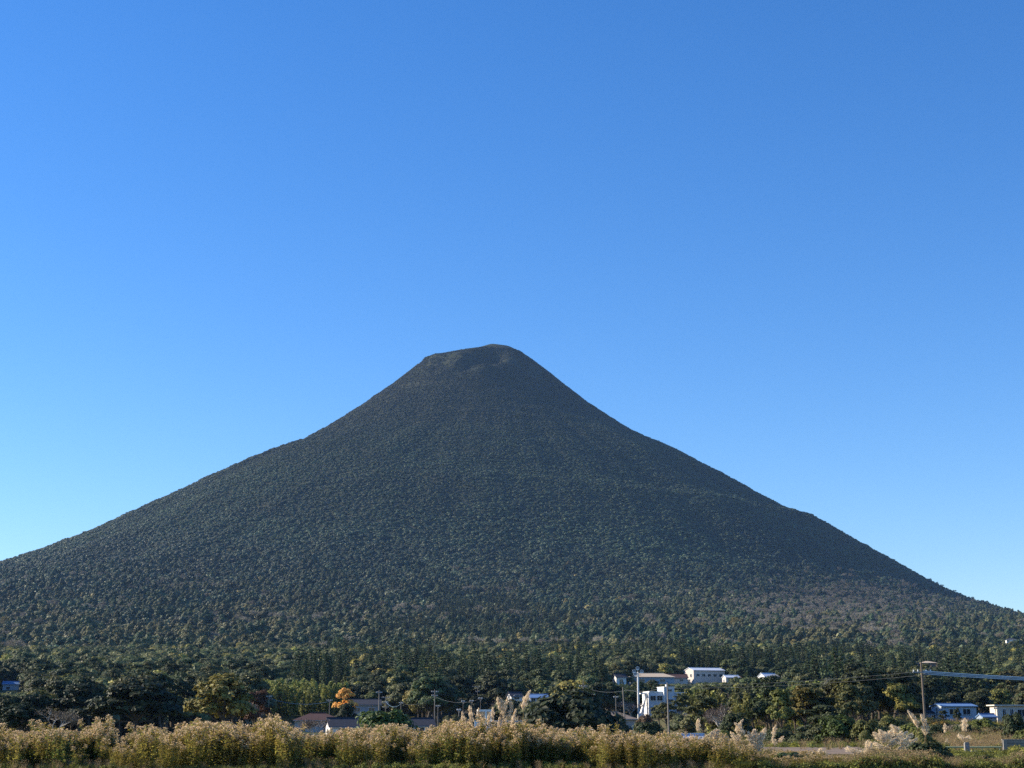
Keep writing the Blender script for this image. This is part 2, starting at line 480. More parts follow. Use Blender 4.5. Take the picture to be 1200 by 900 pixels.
ICO = None
def ico():
    global ICO
    if ICO is None:
        t = (1 + 5 ** 0.5) / 2
        vs = [(-1, t, 0), (1, t, 0), (-1, -t, 0), (1, -t, 0), (0, -1, t), (0, 1, t), (0, -1, -t), (0, 1, -t), (t, 0, -1), (t, 0, 1), (-t, 0, -1), (-t, 0, 1)]
        vs = [tuple(np.array(q) / np.linalg.norm(q)) for q in vs]
        fc = [(0, 11, 5), (0, 5, 1), (0, 1, 7), (0, 7, 10), (0, 10, 11), (1, 5, 9), (5, 11, 4), (11, 10, 2), (10, 7, 6), (7, 1, 8), (3, 9, 4), (3, 4, 2), (3, 2, 6), (3, 6, 8), (3, 8, 9), (4, 9, 5), (2, 4, 11), (6, 2, 10), (8, 6, 7), (9, 8, 1)]
        cache = {}; f2 = []
        def mid(a, c):
            k = (min(a, c), max(a, c))
            if k not in cache:
                m = (np.array(vs[a]) + np.array(vs[c])) / 2; vs.append(tuple(m / np.linalg.norm(m))); cache[k] = len(vs) - 1
            return cache[k]
        for a, c, d in fc:
            x, y, z = mid(a, c), mid(c, d), mid(d, a)
            f2 += [(a, x, z), (c, y, x), (d, z, y), (x, y, z)]
        ICO = np.array(vs), f2
    return ICO

def broad_far(H, W, leaf, seed=0, lobes=9, per=60):
    """crown for the mid distance: solid leaf masses with leaf sprays over them, so lit and shaded sides read"""
    global rng
    rng = np.random.default_rng(seed)
    cr, tr = MB(), MB()
    sv, f2 = ico()
    tr.tube([(0, 0, -1), (0.1, 0, H * .3), (0, .1, H * .6)], [W * .04, W * .03, W * .015], 6)
    ctr = np.array([0, 0, H * .5])
    for k in range(lobes):
        a = k * 2.399 + rng.uniform(-.4, .4); t = (k + .5) / lobes
        rr = W * .5 * (.78 - .62 * t) * rng.uniform(.75, 1.2)
        c = np.array([rr * math.cos(a), rr * math.sin(a), H * (.42 + .42 * t + rng.uniform(-.06, .06))])
        lr = W * rng.uniform(.15, .24)
        cr.add(sv * (1 + rng.normal(size=(len(sv), 1)) * .14) * lr * .9 * np.array([1, 1, .75]) + c, f2)
        d = rng.normal(size=(per, 3)); d /= np.linalg.norm(d, axis=1)[:, None]; d[:, 2] = np.where(d[:, 2] < -.3, -d[:, 2], d[:, 2])
        p = c + d * lr * rng.uniform(.85, 1.25, (per, 1)) * np.array([1, 1, .8])
        out = p - ctr; out /= np.linalg.norm(out, axis=1)[:, None]
        cr.cards(p, d + out * .5 + rng.normal(size=(per, 3)) * .35 + np.array([0, 0, .2]), leaf * rng.uniform(.6, 1.3, per), .65)
        tr.tube([(0, 0, H * .3), c], [W * .014, W * .006], 4)
    return cr, tr

def conifer(H, W, leaf, tiers=16, per=26, seed=0, base=0.12):
    global rng
    rng = np.random.default_rng(seed)
    cr, tr = MB(), MB()
    tr.tube([(0, 0, -0.6), (0, 0, H * 0.5), (0, 0, H * 0.97)], [W * 0.06, W * 0.045, 0.03], 6)
    for k in range(tiers):
        t = (k + 0.5) / tiers
        z = H * (base + (1 - base) * t)
        rad = W * 0.5 * (1 - t) ** 0.75 * (0.5 + 0.5 * min(1, t * 7)) * rng.uniform(0.85, 1.12)
        n = max(3, int(7 * (1 - t) + 3))
        for q in range(n):
            a = q * 2 * math.pi / n + k * 1.1 + rng.uniform(-.3, .3)
            u = np.array([math.cos(a), math.sin(a), 0])
            m = max(5, int(per * (1 - 0.6 * t)))
            s = rng.uniform(0.25, 1.0, m) * rad * rng.uniform(0.85, 1.15)
            p = u[None] * s[:, None] + rng.normal(size=(m, 3)) * np.array([.16, .16, .13]) * (0.35 * rad + 0.25) 
            p[:, 2] += z - 0.32 * s
            cr.cards(p, u[None] * 0.6 + np.array([0, 0, .5]) + rng.normal(size=(m, 3)) * 0.5, leaf * rng.uniform(.6, 1.25, m), 0.5)
            if q % 2 == 0: tr.tube([(0, 0, z), u * rad * 0.85 + np.array([0, 0, z - 0.27 * rad])], [0.04, 0.015], 3)
    return cr, tr

def bamboo(H, seed=0, culms=7, leaf=0.32, spread=1.5):
    global rng
    rng = np.random.default_rng(seed)
    cr, tr = MB(), MB()
    for k in range(culms):
        a = rng.uniform(0, 6.28); rr = spread * math.sqrt(rng.uniform(0, 1))
        x, y = rr * math.cos(a), rr * math.sin(a)
        h = H * rng.uniform(0.72, 1.0); lx, ly = rng.normal(size=2) * 0.7
        ts = np.linspace(0, 1, 7)
        pts = np.stack([x + lx * ts ** 2.5, y + ly * ts ** 2.5, -0.4 + (h + .4) * ts - 0.04 * h * ts ** 6], 1)
        tr.tube(pts, 0.055 * (1 - ts * 0.85), 5)
        n = 190
        t = rng.uniform(0.28, 1.0, n)
        p = np.stack([np.interp(t, ts, pts[:, i]) for i in range(3)], 1)
        w = 0.85 * np.sin(np.clip((t - 0.22) / 0.8, 0, 1) * math.pi) ** 0.6 + 0.12
        d = rng.normal(size=(n, 3)); d /= np.linalg.norm(d, axis=1)[:, None]
        p += d * w[:, None] * rng.uniform(.4, 1.05, (n, 1)) * np.array([1, 1, 0.7])
        cr.cards(p, d + rng.normal(size=(n, 3)) * .6 + np.array([0, 0, .3]), leaf * rng.uniform(.6, 1.3, n), 0.5)
    return cr, tr

def bare_tree(H, W, seed=0, twigs=True, leaf=0):
    global rng
    rng = np.random.default_rng(seed)
    tr, cr = MB(), MB()
    ends = []
    def grow(p, d, ln, r, lev):
        q = p + d * ln
        mid = (p + q) / 2 + rng.normal(size=3) * ln * 0.06
        tr.tube([p, mid, q], [r, r * 0.82, r * 0.62], 5 if lev < 2 else 3, cap=False)
        if lev >= 4: ends.append(q); return
        for _ in range(3 if lev < 3 else 4):
            nd = d + rng.normal(size=3) * np.array([0.62, 0.62, 0.38]) * (W / H + .25); nd[2] += 0.12
            nd /= np.linalg.norm(nd)
            grow(q, nd, ln * rng.uniform(0.6, 0.85), r * 0.58, lev + 1)
    grow(np.array([0, 0, -0.4]), np.array([0.03, 0, 1.0]), H * 0.3, H * 0.02, 0)
    if twigs:
        e = np.array(ends)
        k = 10
        p = np.repeat(e, k, 0) + rng.normal(size=(len(e) * k, 3)) * H * 0.04
        cr.cards(p, rng.normal(size=p.shape), (leaf or 0.16) * rng.uniform(.6, 1.3, len(p)), 0.28)
    return cr, tr

def shrub(H, W, leaf, seed=0, per=60, n=26):
    global rng
    rng = np.random.default_rng(seed)
    cr, tr = MB(), MB()
    cs, rs = [], []
    for k in range(n):
        a = rng.uniform(0, 6.283); q = math.sqrt(rng.uniform(0, 1)); rr = W * 0.42 * q
        zmax = H * math.sqrt(max(0.05, 1 - (q * 0.93) ** 2))
        z = zmax * rng.uniform(0.45, 0.92)
        cs.append((rr * math.cos(a), rr * math.sin(a), z)); rs.append(W * rng.uniform(0.10, 0.17))
        if k % 2 == 0: tr.tube([(rr * .2 * math.cos(a), rr * .2 * math.sin(a), -.2), (rr * .7 * math.cos(a), rr * .7 * math.sin(a), z * .6), cs[-1]], [W * 0.014, W * 0.01, W * 0.004], 4)
    crown_clumps(cr, np.array(cs), np.array(rs), per / (leaf * leaf * 9), leaf, flat=0.8, mid_=(0, 0, H * .2))
    return cr, tr

def canopy_lumps(W, H, seed=0, lumps=6):
    """far crown: a handful of knobbly leaf masses"""
    global rng
    rng = np.random.default_rng(seed)
    t = (1 + 5 ** 0.5) / 2
    iv = np.array([(-1, t, 0), (1, t, 0), (-1, -t, 0), (1, -t, 0), (0, -1, t), (0, 1, t), (0, -1, -t), (0, 1, -t), (t, 0, -1), (t, 0, 1), (-t, 0, -1), (-t, 0, 1)], float)
    iv /= np.linalg.norm(iv[0])
    fc = [(0, 11, 5), (0, 5, 1), (0, 1, 7), (0, 7, 10), (0, 10, 11), (1, 5, 9), (5, 11, 4), (11, 10, 2), (10, 7, 6), (7, 1, 8), (3, 9, 4), (3, 4, 2), (3, 2, 6), (3, 6, 8), (3, 8, 9), (4, 9, 5), (2, 4, 11), (6, 2, 10), (8, 6, 7), (9, 8, 1)]
    vs = list(map(tuple, iv)); cache = {}; f2 = []
    def mid(a, c):
        k = (min(a, c), max(a, c))
        if k not in cache:
            m = (np.array(vs[a]) + np.array(vs[c])) / 2; vs.append(tuple(m / np.linalg.norm(m))); cache[k] = len(vs) - 1
        return cache[k]
    for a, c, d in fc:
        x, y, z = mid(a, c), mid(c, d), mid(d, a)
        f2 += [(a, x, z), (c, y, x), (d, z, y), (x, y, z)]
    sv = np.array(vs)
    b = MB()
    for k in range(lumps):
        a = k * 2.4 + rng.uniform(-.5, .5); q = math.sqrt((k + .3) / lumps)
        c = np.array([W * .34 * q * math.cos(a), W * .34 * q * math.sin(a), H * (0.66 - 0.28 * q * q + rng.uniform(-.08, .08))])
        r = W * rng.uniform(.19, .30)
        v = sv * (1 + rng.normal(size=(len(sv), 1)) * 0.16) * r * np.array([1, 1, .85]) + c
        b.add(v, f2)
    # loose leaf sprays that break the outline
    n = 60
    d = rng.normal(size=(n, 3)); d /= np.linalg.norm(d, axis=1)[:, None]; d[:, 2] = np.abs(d[:, 2])
    b.cards(d * np.array([W * .52, W * .52, H * .34]) * rng.uniform(.75, 1.05, (n, 1)) + np.array([0, 0, H * .5]), d + rng.normal(size=(n, 3)) * .5, W * .07 * rng.uniform(.7, 1.4, n), .7)
    b.tube([(0, 0, -2), (0, 0, H * .5)], [W * .05, W * .03], 4, 1)
    return b

# ------------------------------------------------------------------ scattering for what nobody could count
def hidden(name, me):
    return bpy.data.objects.new(name, me)            # source shape, not part of the scene

def scatter(name, pts, rot, scl, var, tint, shapes):
    n = len(pts)
    me = bpy.data.meshes.new(name)
    me.vertices.add(n); me.vertices.foreach_set("co", np.asarray(pts, np.float32).ravel())
    for nm, arr in (("rot", rot), ("scl", scl), ("tint", tint)):
        a = me.attributes.new(nm, 'FLOAT_VECTOR', 'POINT'); a.data.foreach_set("vector", np.asarray(arr, np.float32).ravel())
    a = me.attributes.new("var", 'INT', 'POINT'); a.data.foreach_set("value", np.asarray(var, np.int32))
    me.update()
    o = link(bpy.data.objects.new(name, me))
    ng = bpy.data.node_groups.new(name + "_nodes", 'GeometryNodeTree')
    ng.interface.new_socket("Geometry", in_out='INPUT', socket_type='NodeSocketGeometry')
    ng.interface.new_socket("Geometry", in_out='OUTPUT', socket_type='NodeSocketGeometry')
    N = ng.nodes; L = ng.links
    gi = N.new("NodeGroupInput"); go = N.new("NodeGroupOutput")
    jn = N.new("GeometryNodeJoinGeometry")
    def named(nm, ty):
        q = N.new("GeometryNodeInputNamedAttribute"); q.data_type = ty; q.inputs["Name"].default_value = nm
        return [s for s in q.outputs if s.enabled][0]
    nr, nsc, nv = named("rot", 'FLOAT_VECTOR'), named("scl", 'FLOAT_VECTOR'), named("var", 'INT')
    for k, sh in enumerate(shapes):
        oi = N.new("GeometryNodeObjectInfo"); oi.inputs["Object"].default_value = sh; oi.inputs["As Instance"].default_value = True
        cp = N.new("FunctionNodeCompare"); cp.data_type = 'INT'; cp.operation = 'EQUAL'
        ins = [s for s in cp.inputs if s.enabled]
        L.new(nv, ins[0]); ins[1].default_value = k
        ip = N.new("GeometryNodeInstanceOnPoints")
        L.new(gi.outputs[0], ip.inputs["Points"]); L.new(cp.outputs[0], ip.inputs["Selection"])
        L.new(oi.outputs["Geometry"], ip.inputs["Instance"])
        L.new(nr, ip.inputs["Rotation"]); L.new(nsc, ip.inputs["Scale"])
        L.new(ip.outputs[0], jn.inputs[0])
    L.new(jn.outputs[0], go.inputs[0])
    md = o.modifiers.new("scatter", 'NODES'); md.node_group = ng
    o["kind"] = "stuff"
    return o

def combined(name, cr, tr, crown_mat, trunk_mat):
    b = MB()
    b.v = list(cr.v); b.f = list(cr.f); b.m = list(cr.m); b.n = cr.n
    for v, f in zip(tr.v, tr.f):
        pass
    off = cr.n
    for v, f, m in zip(tr.v, tr.f, tr.m):
        b.v.append(v); b.f.append(np.where(f >= 0, f + off, -1)); b.m.append(m + 1)
    b.n = cr.n + tr.n
    return hidden(name, b.mesh(name, [crown_mat, trunk_mat]))

# ------------------------------------------------------------------ colours of the plants
T = dict(evergreen=(0.052, 0.066, 0.026), olive=(0.10, 0.105, 0.042), yellow=(0.20, 0.18, 0.045), grey=(0.15, 0.125, 0.095),
         cedar=(0.040, 0.056, 0.024), bamboo=(0.18, 0.185, 0.05), orange=(0.92, 0.57, 0.13), maroon=(0.12, 0.06, 0.04), lime=(0.135, 0.14, 0.035))

#@FOREST
# ------------------------------------------------------------------ forest over the mountain (stuff)
def forest_on_mountain():
    g2 = np.random.default_rng(5)
    P, RO, SC, VA, TI = [], [], [], [], []
    shapes = [hidden("far_crown", canopy_lumps(8, 8, s).mesh("far_crown", [M['lump'], M['bark']])) for s in (1, 2, 3, 4)]
    cr, tr = broad_far(10, 8.5, 0.6, 31, 8, 46); shapes.append(combined("loose_crown", cr, tr, M['leaf'], M['bark']))
    cr, tr = conifer(12, 5, 0.6, 11, 9, 32); shapes.append(combined("far_cedar", cr, tr, M['leaf'], M['bark']))
    cr, tr = bare_tree(11, 6, 33, True, 0.35); shapes.append(combined("leafless_tree", cr, tr, M['leaf'], M['palebark']))
    # candidates in rings, denser and smaller with height
    for r0 in np.arange(60, 2480, 20):
        hmid = np.interp(r0 + 10, PL[:, 0], PL[:, 1])
        size = np.interp(hmid, [60, 250, 450, 600, 700, 800], [7.4, 5.9, 5.0, 4.2, 3.3, 2.6])
        n = int(2 * math.pi * (r0 + 10) * 20 * (205 / 360) / (size * size * 0.52))
        r = g2.uniform(r0, r0 + 20, n); a = np.radians(g2.uniform(-102, 102, n))
        x = SX + r * np.sin(a); y = SY - r * np.cos(a)
        z = height(x, y)
        px, py = project(x, y, z)
        keep = (px > -130) & (px < 1330)
        if hmid > 640:                                   # bare lava and dwarf scrub near the top
            pr = np.interp(hmid, [640, 720, 800, 880], [1.0, 0.8, 0.5, 0.35])
            keep &= (fbm(x, y, 60, 21, 3) < 0.42 + 0.5 * pr)
        x, y, z, px, py = x[keep], y[keep], z[keep], px[keep], py[keep]
        n = len(x)
        if n == 0: continue
        s = size / 8.0 * (0.55 + 1.05 * g2.uniform(0, 1, n) ** 1.6) * (0.75 + .55 * fbm(x, y, 45, 77, 2))
        patch = fbm(x, y, 140, 31, 3); patch2 = fbm(x, y, 55, 37, 3)
        low = np.clip((260 - z) / 190, 0, 1)             # mixed wood on the lower slopes
        va = g2.integers(0, 4, n)
        u = g2.uniform(0, 1, n)
        va = np.where((u < 0.55 * low), 4, va)
        brown = np.exp(-((px - 985) / 95) ** 2 - ((py - 712) / 22) ** 2)
        bare = (g2.uniform(0, 1, n) < low * 0.24 * sstep(0.50, 0.66, patch) + 0.5 * brown)
        va = np.where(bare, 6, va)
        ced = (patch2 > 0.60) & (low > 0.55) & (patch < 0.5) & (px > 430) & (px < 780)
        va = np.where(ced & ~bare, 5, va)
        base = np.array([0.037, 0.058, 0.026])[None] * (0.6 + 0.8 * patch[:, None])
        ol = np.array([0.095, 0.092, 0.038])
        k = (low * sstep(0.4, 0.65, patch2))[:, None]
        base = base * (1 - k) + ol * k
        hi = sstep(520, 760, z)[:, None]
        base = base * (1 - hi) + np.array([0.040, 0.045, 0.026]) * hi
        base = np.where(bare[:, None], np.array([0.17, 0.152, 0.115]), base)
        base = np.where((ced & ~bare)[:, None], np.array([0.034, 0.048, 0.024]), base)
        yl = (g2.uniform(0, 1, n) < 0.012 * low)[:, None]
        base = np.where(yl, np.array([0.16, 0.13, 0.04]), base)
        base = base * g2.uniform(0.6, 1.5, (n, 1)) * (0.7 + 0.6 * fbm(x, y, 260, 95, 3))[:, None]
        flat = np.where(va < 4, np.interp(z, [150, 350, 700], [0.95, 0.66, 0.5]), 1.0)
        base = base * (1 + .45 * low)[:, None]
        P.append(np.stack([x, y, z - 0.2 * size], 1)); VA.append(va); TI.append(base)
        RO.append(np.stack([np.zeros(n), np.zeros(n), g2.uniform(0, 6.28, n)], 1))
        SC.append(np.stack([s, s, s * flat * g2.uniform(.8, 1.25, n)], 1))
    o = scatter("mountain_forest", np.vstack(P), np.vstack(RO), np.vstack(SC), np.concatenate(VA), np.vstack(TI), shapes)
    tag(o, "dense dark forest covering the cone-shaped mountain", "forest")
    return len(np.vstack(P))
n_forest = forest_on_mountain()
print("forest trees", n_forest)


#@BUILDINGS
# ------------------------------------------------------------------ buildings
FOOT = []        # footprints kept free of trees: x, y, radius
VIEWS = []       # what must stay in view: px0, px1, lowest visible row, distance

def window(parent, M2, face, u, z, w, h, name="window", mframe='white', mpane='glass'):
    """face: (origin, along, outward) ; u along the wall from its centre"""
    o, al, ou = [Vector(q) for q in face]
    c = o + al * u + Vector((0, 0, z))
    b = MB(); t = 0.07
    ang = math.atan2(al.y, al.x)
    def bx(du, dz, sw, sh, dep, out):
        p = c + al * du + Vector((0, 0, dz)) + ou * out
        b.box(p, (sw, dep, sh), 0, ('Z', ang))
    bx(0, h / 2, w + 2 * t, t, 0.14, 0.05); bx(0, -h / 2, w + 2 * t, t, 0.18, 0.07)
    bx(-w / 2, 0, t, h - t, 0.14, 0.05); bx(w / 2, 0, t, h - t, 0.14, 0.05); bx(0, 0, t * .7, h - t, 0.10, 0.04)
    fr = b.build(name, M[mframe], parent)
    b = MB(); b.box(c + ou * 0.012, (w - t, 0.05, h - t), 0, ('Z', ang))
    b.build("pane", M[mpane], fr)
    return fr

def faces_of(w, d):
    return dict(front=((0, -d / 2, 0), (1, 0, 0), (0, -1, 0)), left=((-w / 2, 0, 0), (0, -1, 0), (-1, 0, 0)),
                right=((w / 2, 0, 0), (0, 1, 0), (1, 0, 0)), back=((0, d / 2, 0), (-1, 0, 0), (0, 1, 0)))

def house(name, label, cat, px, d, w, dep, wall_h, roof_h, rot, wall, roof, style='gable', wins=(), group=None, over=0.5, base=None, doors=(), chimney=False, view=None):
    p = at_px(px, d)
    if base is not None: p.z = base
    t = thing(name, label, cat, p, R(rot), group)
    FOOT.append((p.x, p.y, max(w, dep) * 0.62 + 1.5))
    if view: VIEWS.append((*view, d))
    b = MB()
    x, y = w / 2, dep / 2
    b.add([(-x, -y, -2.5), (x, -y, -2.5), (x, y, -2.5), (-x, y, -2.5), (-x, -y, wall_h), (x, -y, wall_h), (x, y, wall_h), (-x, y, wall_h)],
          [(0, 1, 5, 4), (1, 2, 6, 5), (2, 3, 7, 6), (3, 0, 4, 7)])
    if style == 'gable':
        b.add([(-x, -y, wall_h), (-x, y, wall_h), (-x, 0, wall_h + roof_h), (x, -y, wall_h), (x, y, wall_h), (x, 0, wall_h + roof_h)], [(1, 0, 2), (3, 4, 5)])
    b.build("wall", M[wall], t)
    b = MB(); o = over; th = 0.16
    if style == 'gable':
        s = roof_h / y
        for sg in (-1, 1):
            e = (sg * (y + o), wall_h - s * o + 0.03); q = (0, wall_h + roof_h + 0.03)
            X0, X1 = -x - o * .7, x + o * .7
            v = [(X0, e[0], e[1]), (X1, e[0], e[1]), (X1, q[0], q[1]), (X0, q[0], q[1])]
            v += [(a, c, z + th) for a, c, z in v]
            b.add(v, [(3, 2, 1, 0) if sg < 0 else (0, 1, 2, 3), (4, 5, 6, 7), (0, 1, 5, 4), (1, 2, 6, 5), (2, 3, 7, 6), (3, 0, 4, 7)])
        b.box((0, 0, wall_h + roof_h + th + 0.06), (w + o * 1.4 + .02, 0.34, 0.16))
    elif style == 'hip':
        r = max(0.6, x - y)
        v = [(-x - o, -y - o, wall_h), (x + o, -y - o, wall_h), (x + o, y + o, wall_h), (-x - o, y + o, wall_h)]
        v += [(a, c, z + th) for a, c, z in v]
        v += [(-r, 0, wall_h + roof_h + th), (r, 0, wall_h + roof_h + th)]
        b.add(v, [(3, 2, 1, 0), (0, 1, 5, 4), (1, 2, 6, 5), (2, 3, 7, 6), (3, 0, 4, 7), (4, 5, 9, 8), (6, 7, 8, 9)])
        b.add([v[5], v[6], v[9], v[7], v[4], v[8]], [(0, 1, 2), (3, 4, 5)])
        b.box((0, 0, wall_h + roof_h + th + 0.04), (2 * r + .3, 0.34, 0.2))
    else:
        b.box((0, 0, wall_h + 0.11), (w + 2 * o, dep + 2 * o, 0.2))
        if roof_h > 0: b.box((0, 0, wall_h + 0.21 + roof_h / 2), (w * .9, dep * .9, roof_h))
    rf = b.build("roof", M[roof], t)
    if style != 'flat' and name not in ("garden_shed",):                 # gutters along the eaves
        s = roof_h / y if style == 'gable' else 0
        for sg in (-1, 1):
            b = MB(); b.tube([(-x - o * .6, sg * (y + o + .06), wall_h - s * o + .04), (x + o * .6, sg * (y + o + .06), wall_h - s * o + .04)], .07, 5)
            b.build("gutter", M['greywall'], rf)
    F_ = faces_of(w, dep)
    for face, u, z, ww, hh in wins: window(t, None, F_[face], u, z, ww, hh)
    for face, u, ww, hh in doors:
        o_, al, ou = [Vector(q) for q in F_[face]]
        c = o_ + al * u + Vector((0, 0, hh / 2)) + ou * 0.03
        b = MB(); b.box(c, (ww, 0.1, hh), 0, ('Z', math.atan2(al.y, al.x)))
        dr = b.build("door", M['bluegrey'], t)
        b = MB(); b.box(c + ou * 0.09 + al * ww * .38, (0.05, 0.06, 0.2), 0, ('Z', math.atan2(al.y, al.x))); b.build("handle", M['steel'], dr)
    if chimney:
        b = MB(); b.box((x * .4, y * .3, wall_h + roof_h + .2), (.5, .5, 1.3)); b.build("chimney", M['greywall'], rf)
    return t

house("village_house", "small house with a blue sheet roof among dark trees at the far left", "house", 13, 600, 6.0, 5.5, 3.2, 1.0, 14, 'bluewhite', 'blueroof', 'gable', [('left', 0, 1.7, 1.2, 1.0), ('front', -1, 1.7, 1.4, 1.0)], base=z_at(811, 600) - 0.2, view=(2, 22, 811))
house("village_house", "long low house with a red-brown tiled roof left of the orange tree", "house", 372, 330, 9.6, 6.5, 2.3, 1.5, 6, 'greywall', 'redroof', 'hip', [('front', -2, 1.3, 1.6, 1.2), ('front', 2, 1.3, 1.6, 1.2)], view=(350, 398, 848))
house("village_house", "low house with a dark slate roof and white gable below the orange tree", "house", 400, 290, 5.2, 5.0, 2.1, 1.35, 16, 'white', 'slate', 'gable', [('front', 0, 1.1, 1.8, 1.1), ('left', 0, 1.2, 1.0, 0.9)], view=(382, 418, 850))
house("village_house", "two-storey house with blue-grey upper wall and dark roof beside the orange tree", "house", 427, 385, 7.6, 6.0, 4.6, 1.2, 8, 'bluegrey', 'slate', 'gable', [('front', -2, 3.3, 1.5, 1.1), ('front', 1.6, 3.3, 1.5, 1.1), ('left', 0, 3.3, 1.2, 1.0)], view=(410, 446, 840))
house("village_house", "dark slate roofed house with a bright white gable end right of the green bush", "house", 489, 300, 5.8, 4.6, 2.1, 1.2, 14, 'white', 'slate', 'gable', [('front', 0, 1.1, 1.8, 1.1), ('left', 0, 1.2, .9, .8)], view=(470, 508, 850))
house("village_house", "blue-grey house with a flat pale roof behind the upright plumes", "house", 597, 222, 4.0, 4.5, 2.9, 0.0, 0, 'bluegrey', 'greywall', 'flat', [('front', -1, 1.5, 1.3, 1.5), ('front', 0.9, 1.5, 1.0, 1.5)], over=.3, view=(578, 614, 856))
house("village_house", "far white house seen in a gap of the dark wood over the plumes", "house", 603, 430, 3.2, 3.5, 2.4, 1.0, 20, 'white', 'slate', 'gable', [('front', 0, 2.1, 1.6, 1.2), ('left', 0, 2.2, 1.2, 1.1)], base=z_at(826, 430), view=(598, 611, 820))
house("village_house", "far two-storey white house left of the big round dark tree", "house", 631, 430, 5.0, 4.0, 2.0, 0.8, 4, 'white', 'blueroof', 'gable', [('front', -1.6, 1.4, 1.2, 1.0), ('front', 0, 1.4, 1.2, 1.0), ('front', 1.6, 1.4, 1.2, 1.0)], base=z_at(826, 430), view=(622, 642, 820))
house("village_house", "low brown roofed house with a pale eave right of the round dark tree", "house", 718, 310, 8.2, 6.0, 2.5, 1.4, 8, 'greywall', 'brownroof', 'hip', [('front', -2, 1.3, 1.5, 1.2), ('front', 1.5, 1.3, 1.5, 1.2)], view=(702, 740, 838))
house("village_house", "small white house under a flat-topped tree left of the floodlight mast", "house", 726, 575, 4.0, 4.0, 3.0, 1.1, 18, 'white', 'slate', 'gable', [('front', 0, 1.6, 1.5, 1.2), ('left', 0, 1.7, 1.1, 1.0)], base=z_at(803, 575), view=(718, 733, 798))
house("village_hall", "long low building with a pinkish-brown roof behind the floodlight mast", "hall", 763, 590, 17, 7.5, 2.6, 1.5, 3, 'bluegrey', 'tanroof', 'hip', [('front', -4, 1.4, 2.2, 1.1), ('front', 0, 1.4, 2.2, 1.1), ('front', 4, 1.4, 2.2, 1.1)], base=z_at(802, 590), view=(742, 792, 799))
house("village_house", "low house with a dull red roof between the long hall and the white-gabled hall", "house", 791, 600, 9, 6, 2.2, 1.3, 6, 'pinkwall', 'redroof', 'gable', [('front', -2, 1.2, 1.5, 1.0), ('front', 2, 1.2, 1.5, 1.0)], base=z_at(801, 600), view=(780, 803, 800))
house("gymnasium_hall", "big white-gabled hall with a pale sheet roof on the wooded rise", "hall", 826, 620, 14.2, 8.2, 5.6, 1.0, 21, 'pinkwall', 'steelroof', 'gable',
      [('left', -1.8, 3.6, 1.3, 1.2), ('left', 1.8, 3.6, 1.3, 1.2), ('left', 0, 1.5, 2.2, 1.3)] + [('front', -5.2 + 2.6 * k, 3.7, 1.5, 1.1) for k in range(5)], base=z_at(802.5, 620), over=.35, view=(802, 848, 799))
house("annex_building", "small white annex building just right of the white-gabled hall", "annex", 857, 600, 5.8, 4, 2.6, .8, 14, 'pinkwall', 'steelroof', 'gable', [('left', 0, 1.4, 1.0, .9), ('front', 0, 1.4, 1.4, .9)], base=z_at(802, 600), over=.3, view=(848, 866, 793))
house("village_house", "white gabled house with a blue-grey sheet roof against the dark cedar wall", "house", 901, 600, 6.6, 4.6, 2.5, 1.2, 24, 'white', 'steelroof', 'gable', [('left', 0, 1.4, 1.0, .9), ('front', 0, 1.4, 1.6, .9)], base=z_at(800.5, 600), over=.35, view=(890, 913, 794))
house("village_house", "long blue-white house with a blue roof behind the brown utility pole", "house", 1119, 300, 7.0, 5.0, 2.6, .4, 10, 'bluewhite', 'blueroof', 'gable', [('left', 0, 1.7, 1.0, 1.2), ('front', 1.4, 1.6, 1.6, 1.1), ('front', -1.4, 1.6, 1.6, 1.1)], over=.35, base=z_at(844, 300), view=(1096, 1142, 846))
house("garden_shed", "low blue-grey lean-to shed beside the long blue-white house", "shed", 1090.5, 302, 2.2, 3, 1.5, .4, 10, 'bluegrey', 'slate', 'gable', [('front', 0, .9, .9, .6)], over=.2, base=z_at(845, 302), doors=[('front', .7, .5, 1.3)], view=(1085, 1097, 847))
house("village_house", "cream house with a flat pale eave at the right edge", "house", 1193, 270, 8.0, 6.0, 2.6, 0.0, -6, 'offwhite', 'offwhite', 'flat', [('front', -2.8, 1.4, .6, 1.3), ('front', -1.5, 1.4, .6, 1.3), ('front', 0.2, 1.4, 1.5, 1.2), ('front', 2.6, 1.4, 1.2, 1.2)], over=.5, base=z_at(845, 270), view=(1166, 1200, 838))
house("garden_shed", "small shed with a pale blue roof left of the cream house", "shed", 1157, 262, 2.6, 2.2, .6, .45, 12, 'bluegrey', 'blueroof', 'gable', [('front', 0, .5, .8, .4)], over=.2, base=z_at(845, 262), view=(1148, 1166, 842))
house("hillside_house", "white walled house with a dark roof high on the right forest edge", "house", 1186, 1130, 7, 6, 2.6, 1.2, -10, 'white', 'slate', 'hip', [('front', -2.5, 1.7, 1.8, 1.2), ('front', 2, 1.7, 1.8, 1.2)], base=z_at(754, 1130), view=(1179, 1193, 752))
house("hillside_pavilion", "pavilion with a broad tan roof in the wood above the brown utility pole", "pavilion", 1087.5, 760, 6.8, 6, 2.4, .9, 0, 'brownroof', 'tanroof', 'hip', [('front', 0, 1.3, 1.6, 1.1)], over=.7, base=z_at(783, 760), view=(1079, 1097, 781))
house("garden_shed", "small tin-roofed shed with a pale gable behind the white crop tunnel", "shed", 810, 176, 3.2, 2.6, 1.0, .5, 24, 'pinkwall', 'steelroof', 'gable', [('front', .6, .6, .6, .4)], over=.15, doors=[('left', 0, .8, .9)], view=(796, 826, 856))

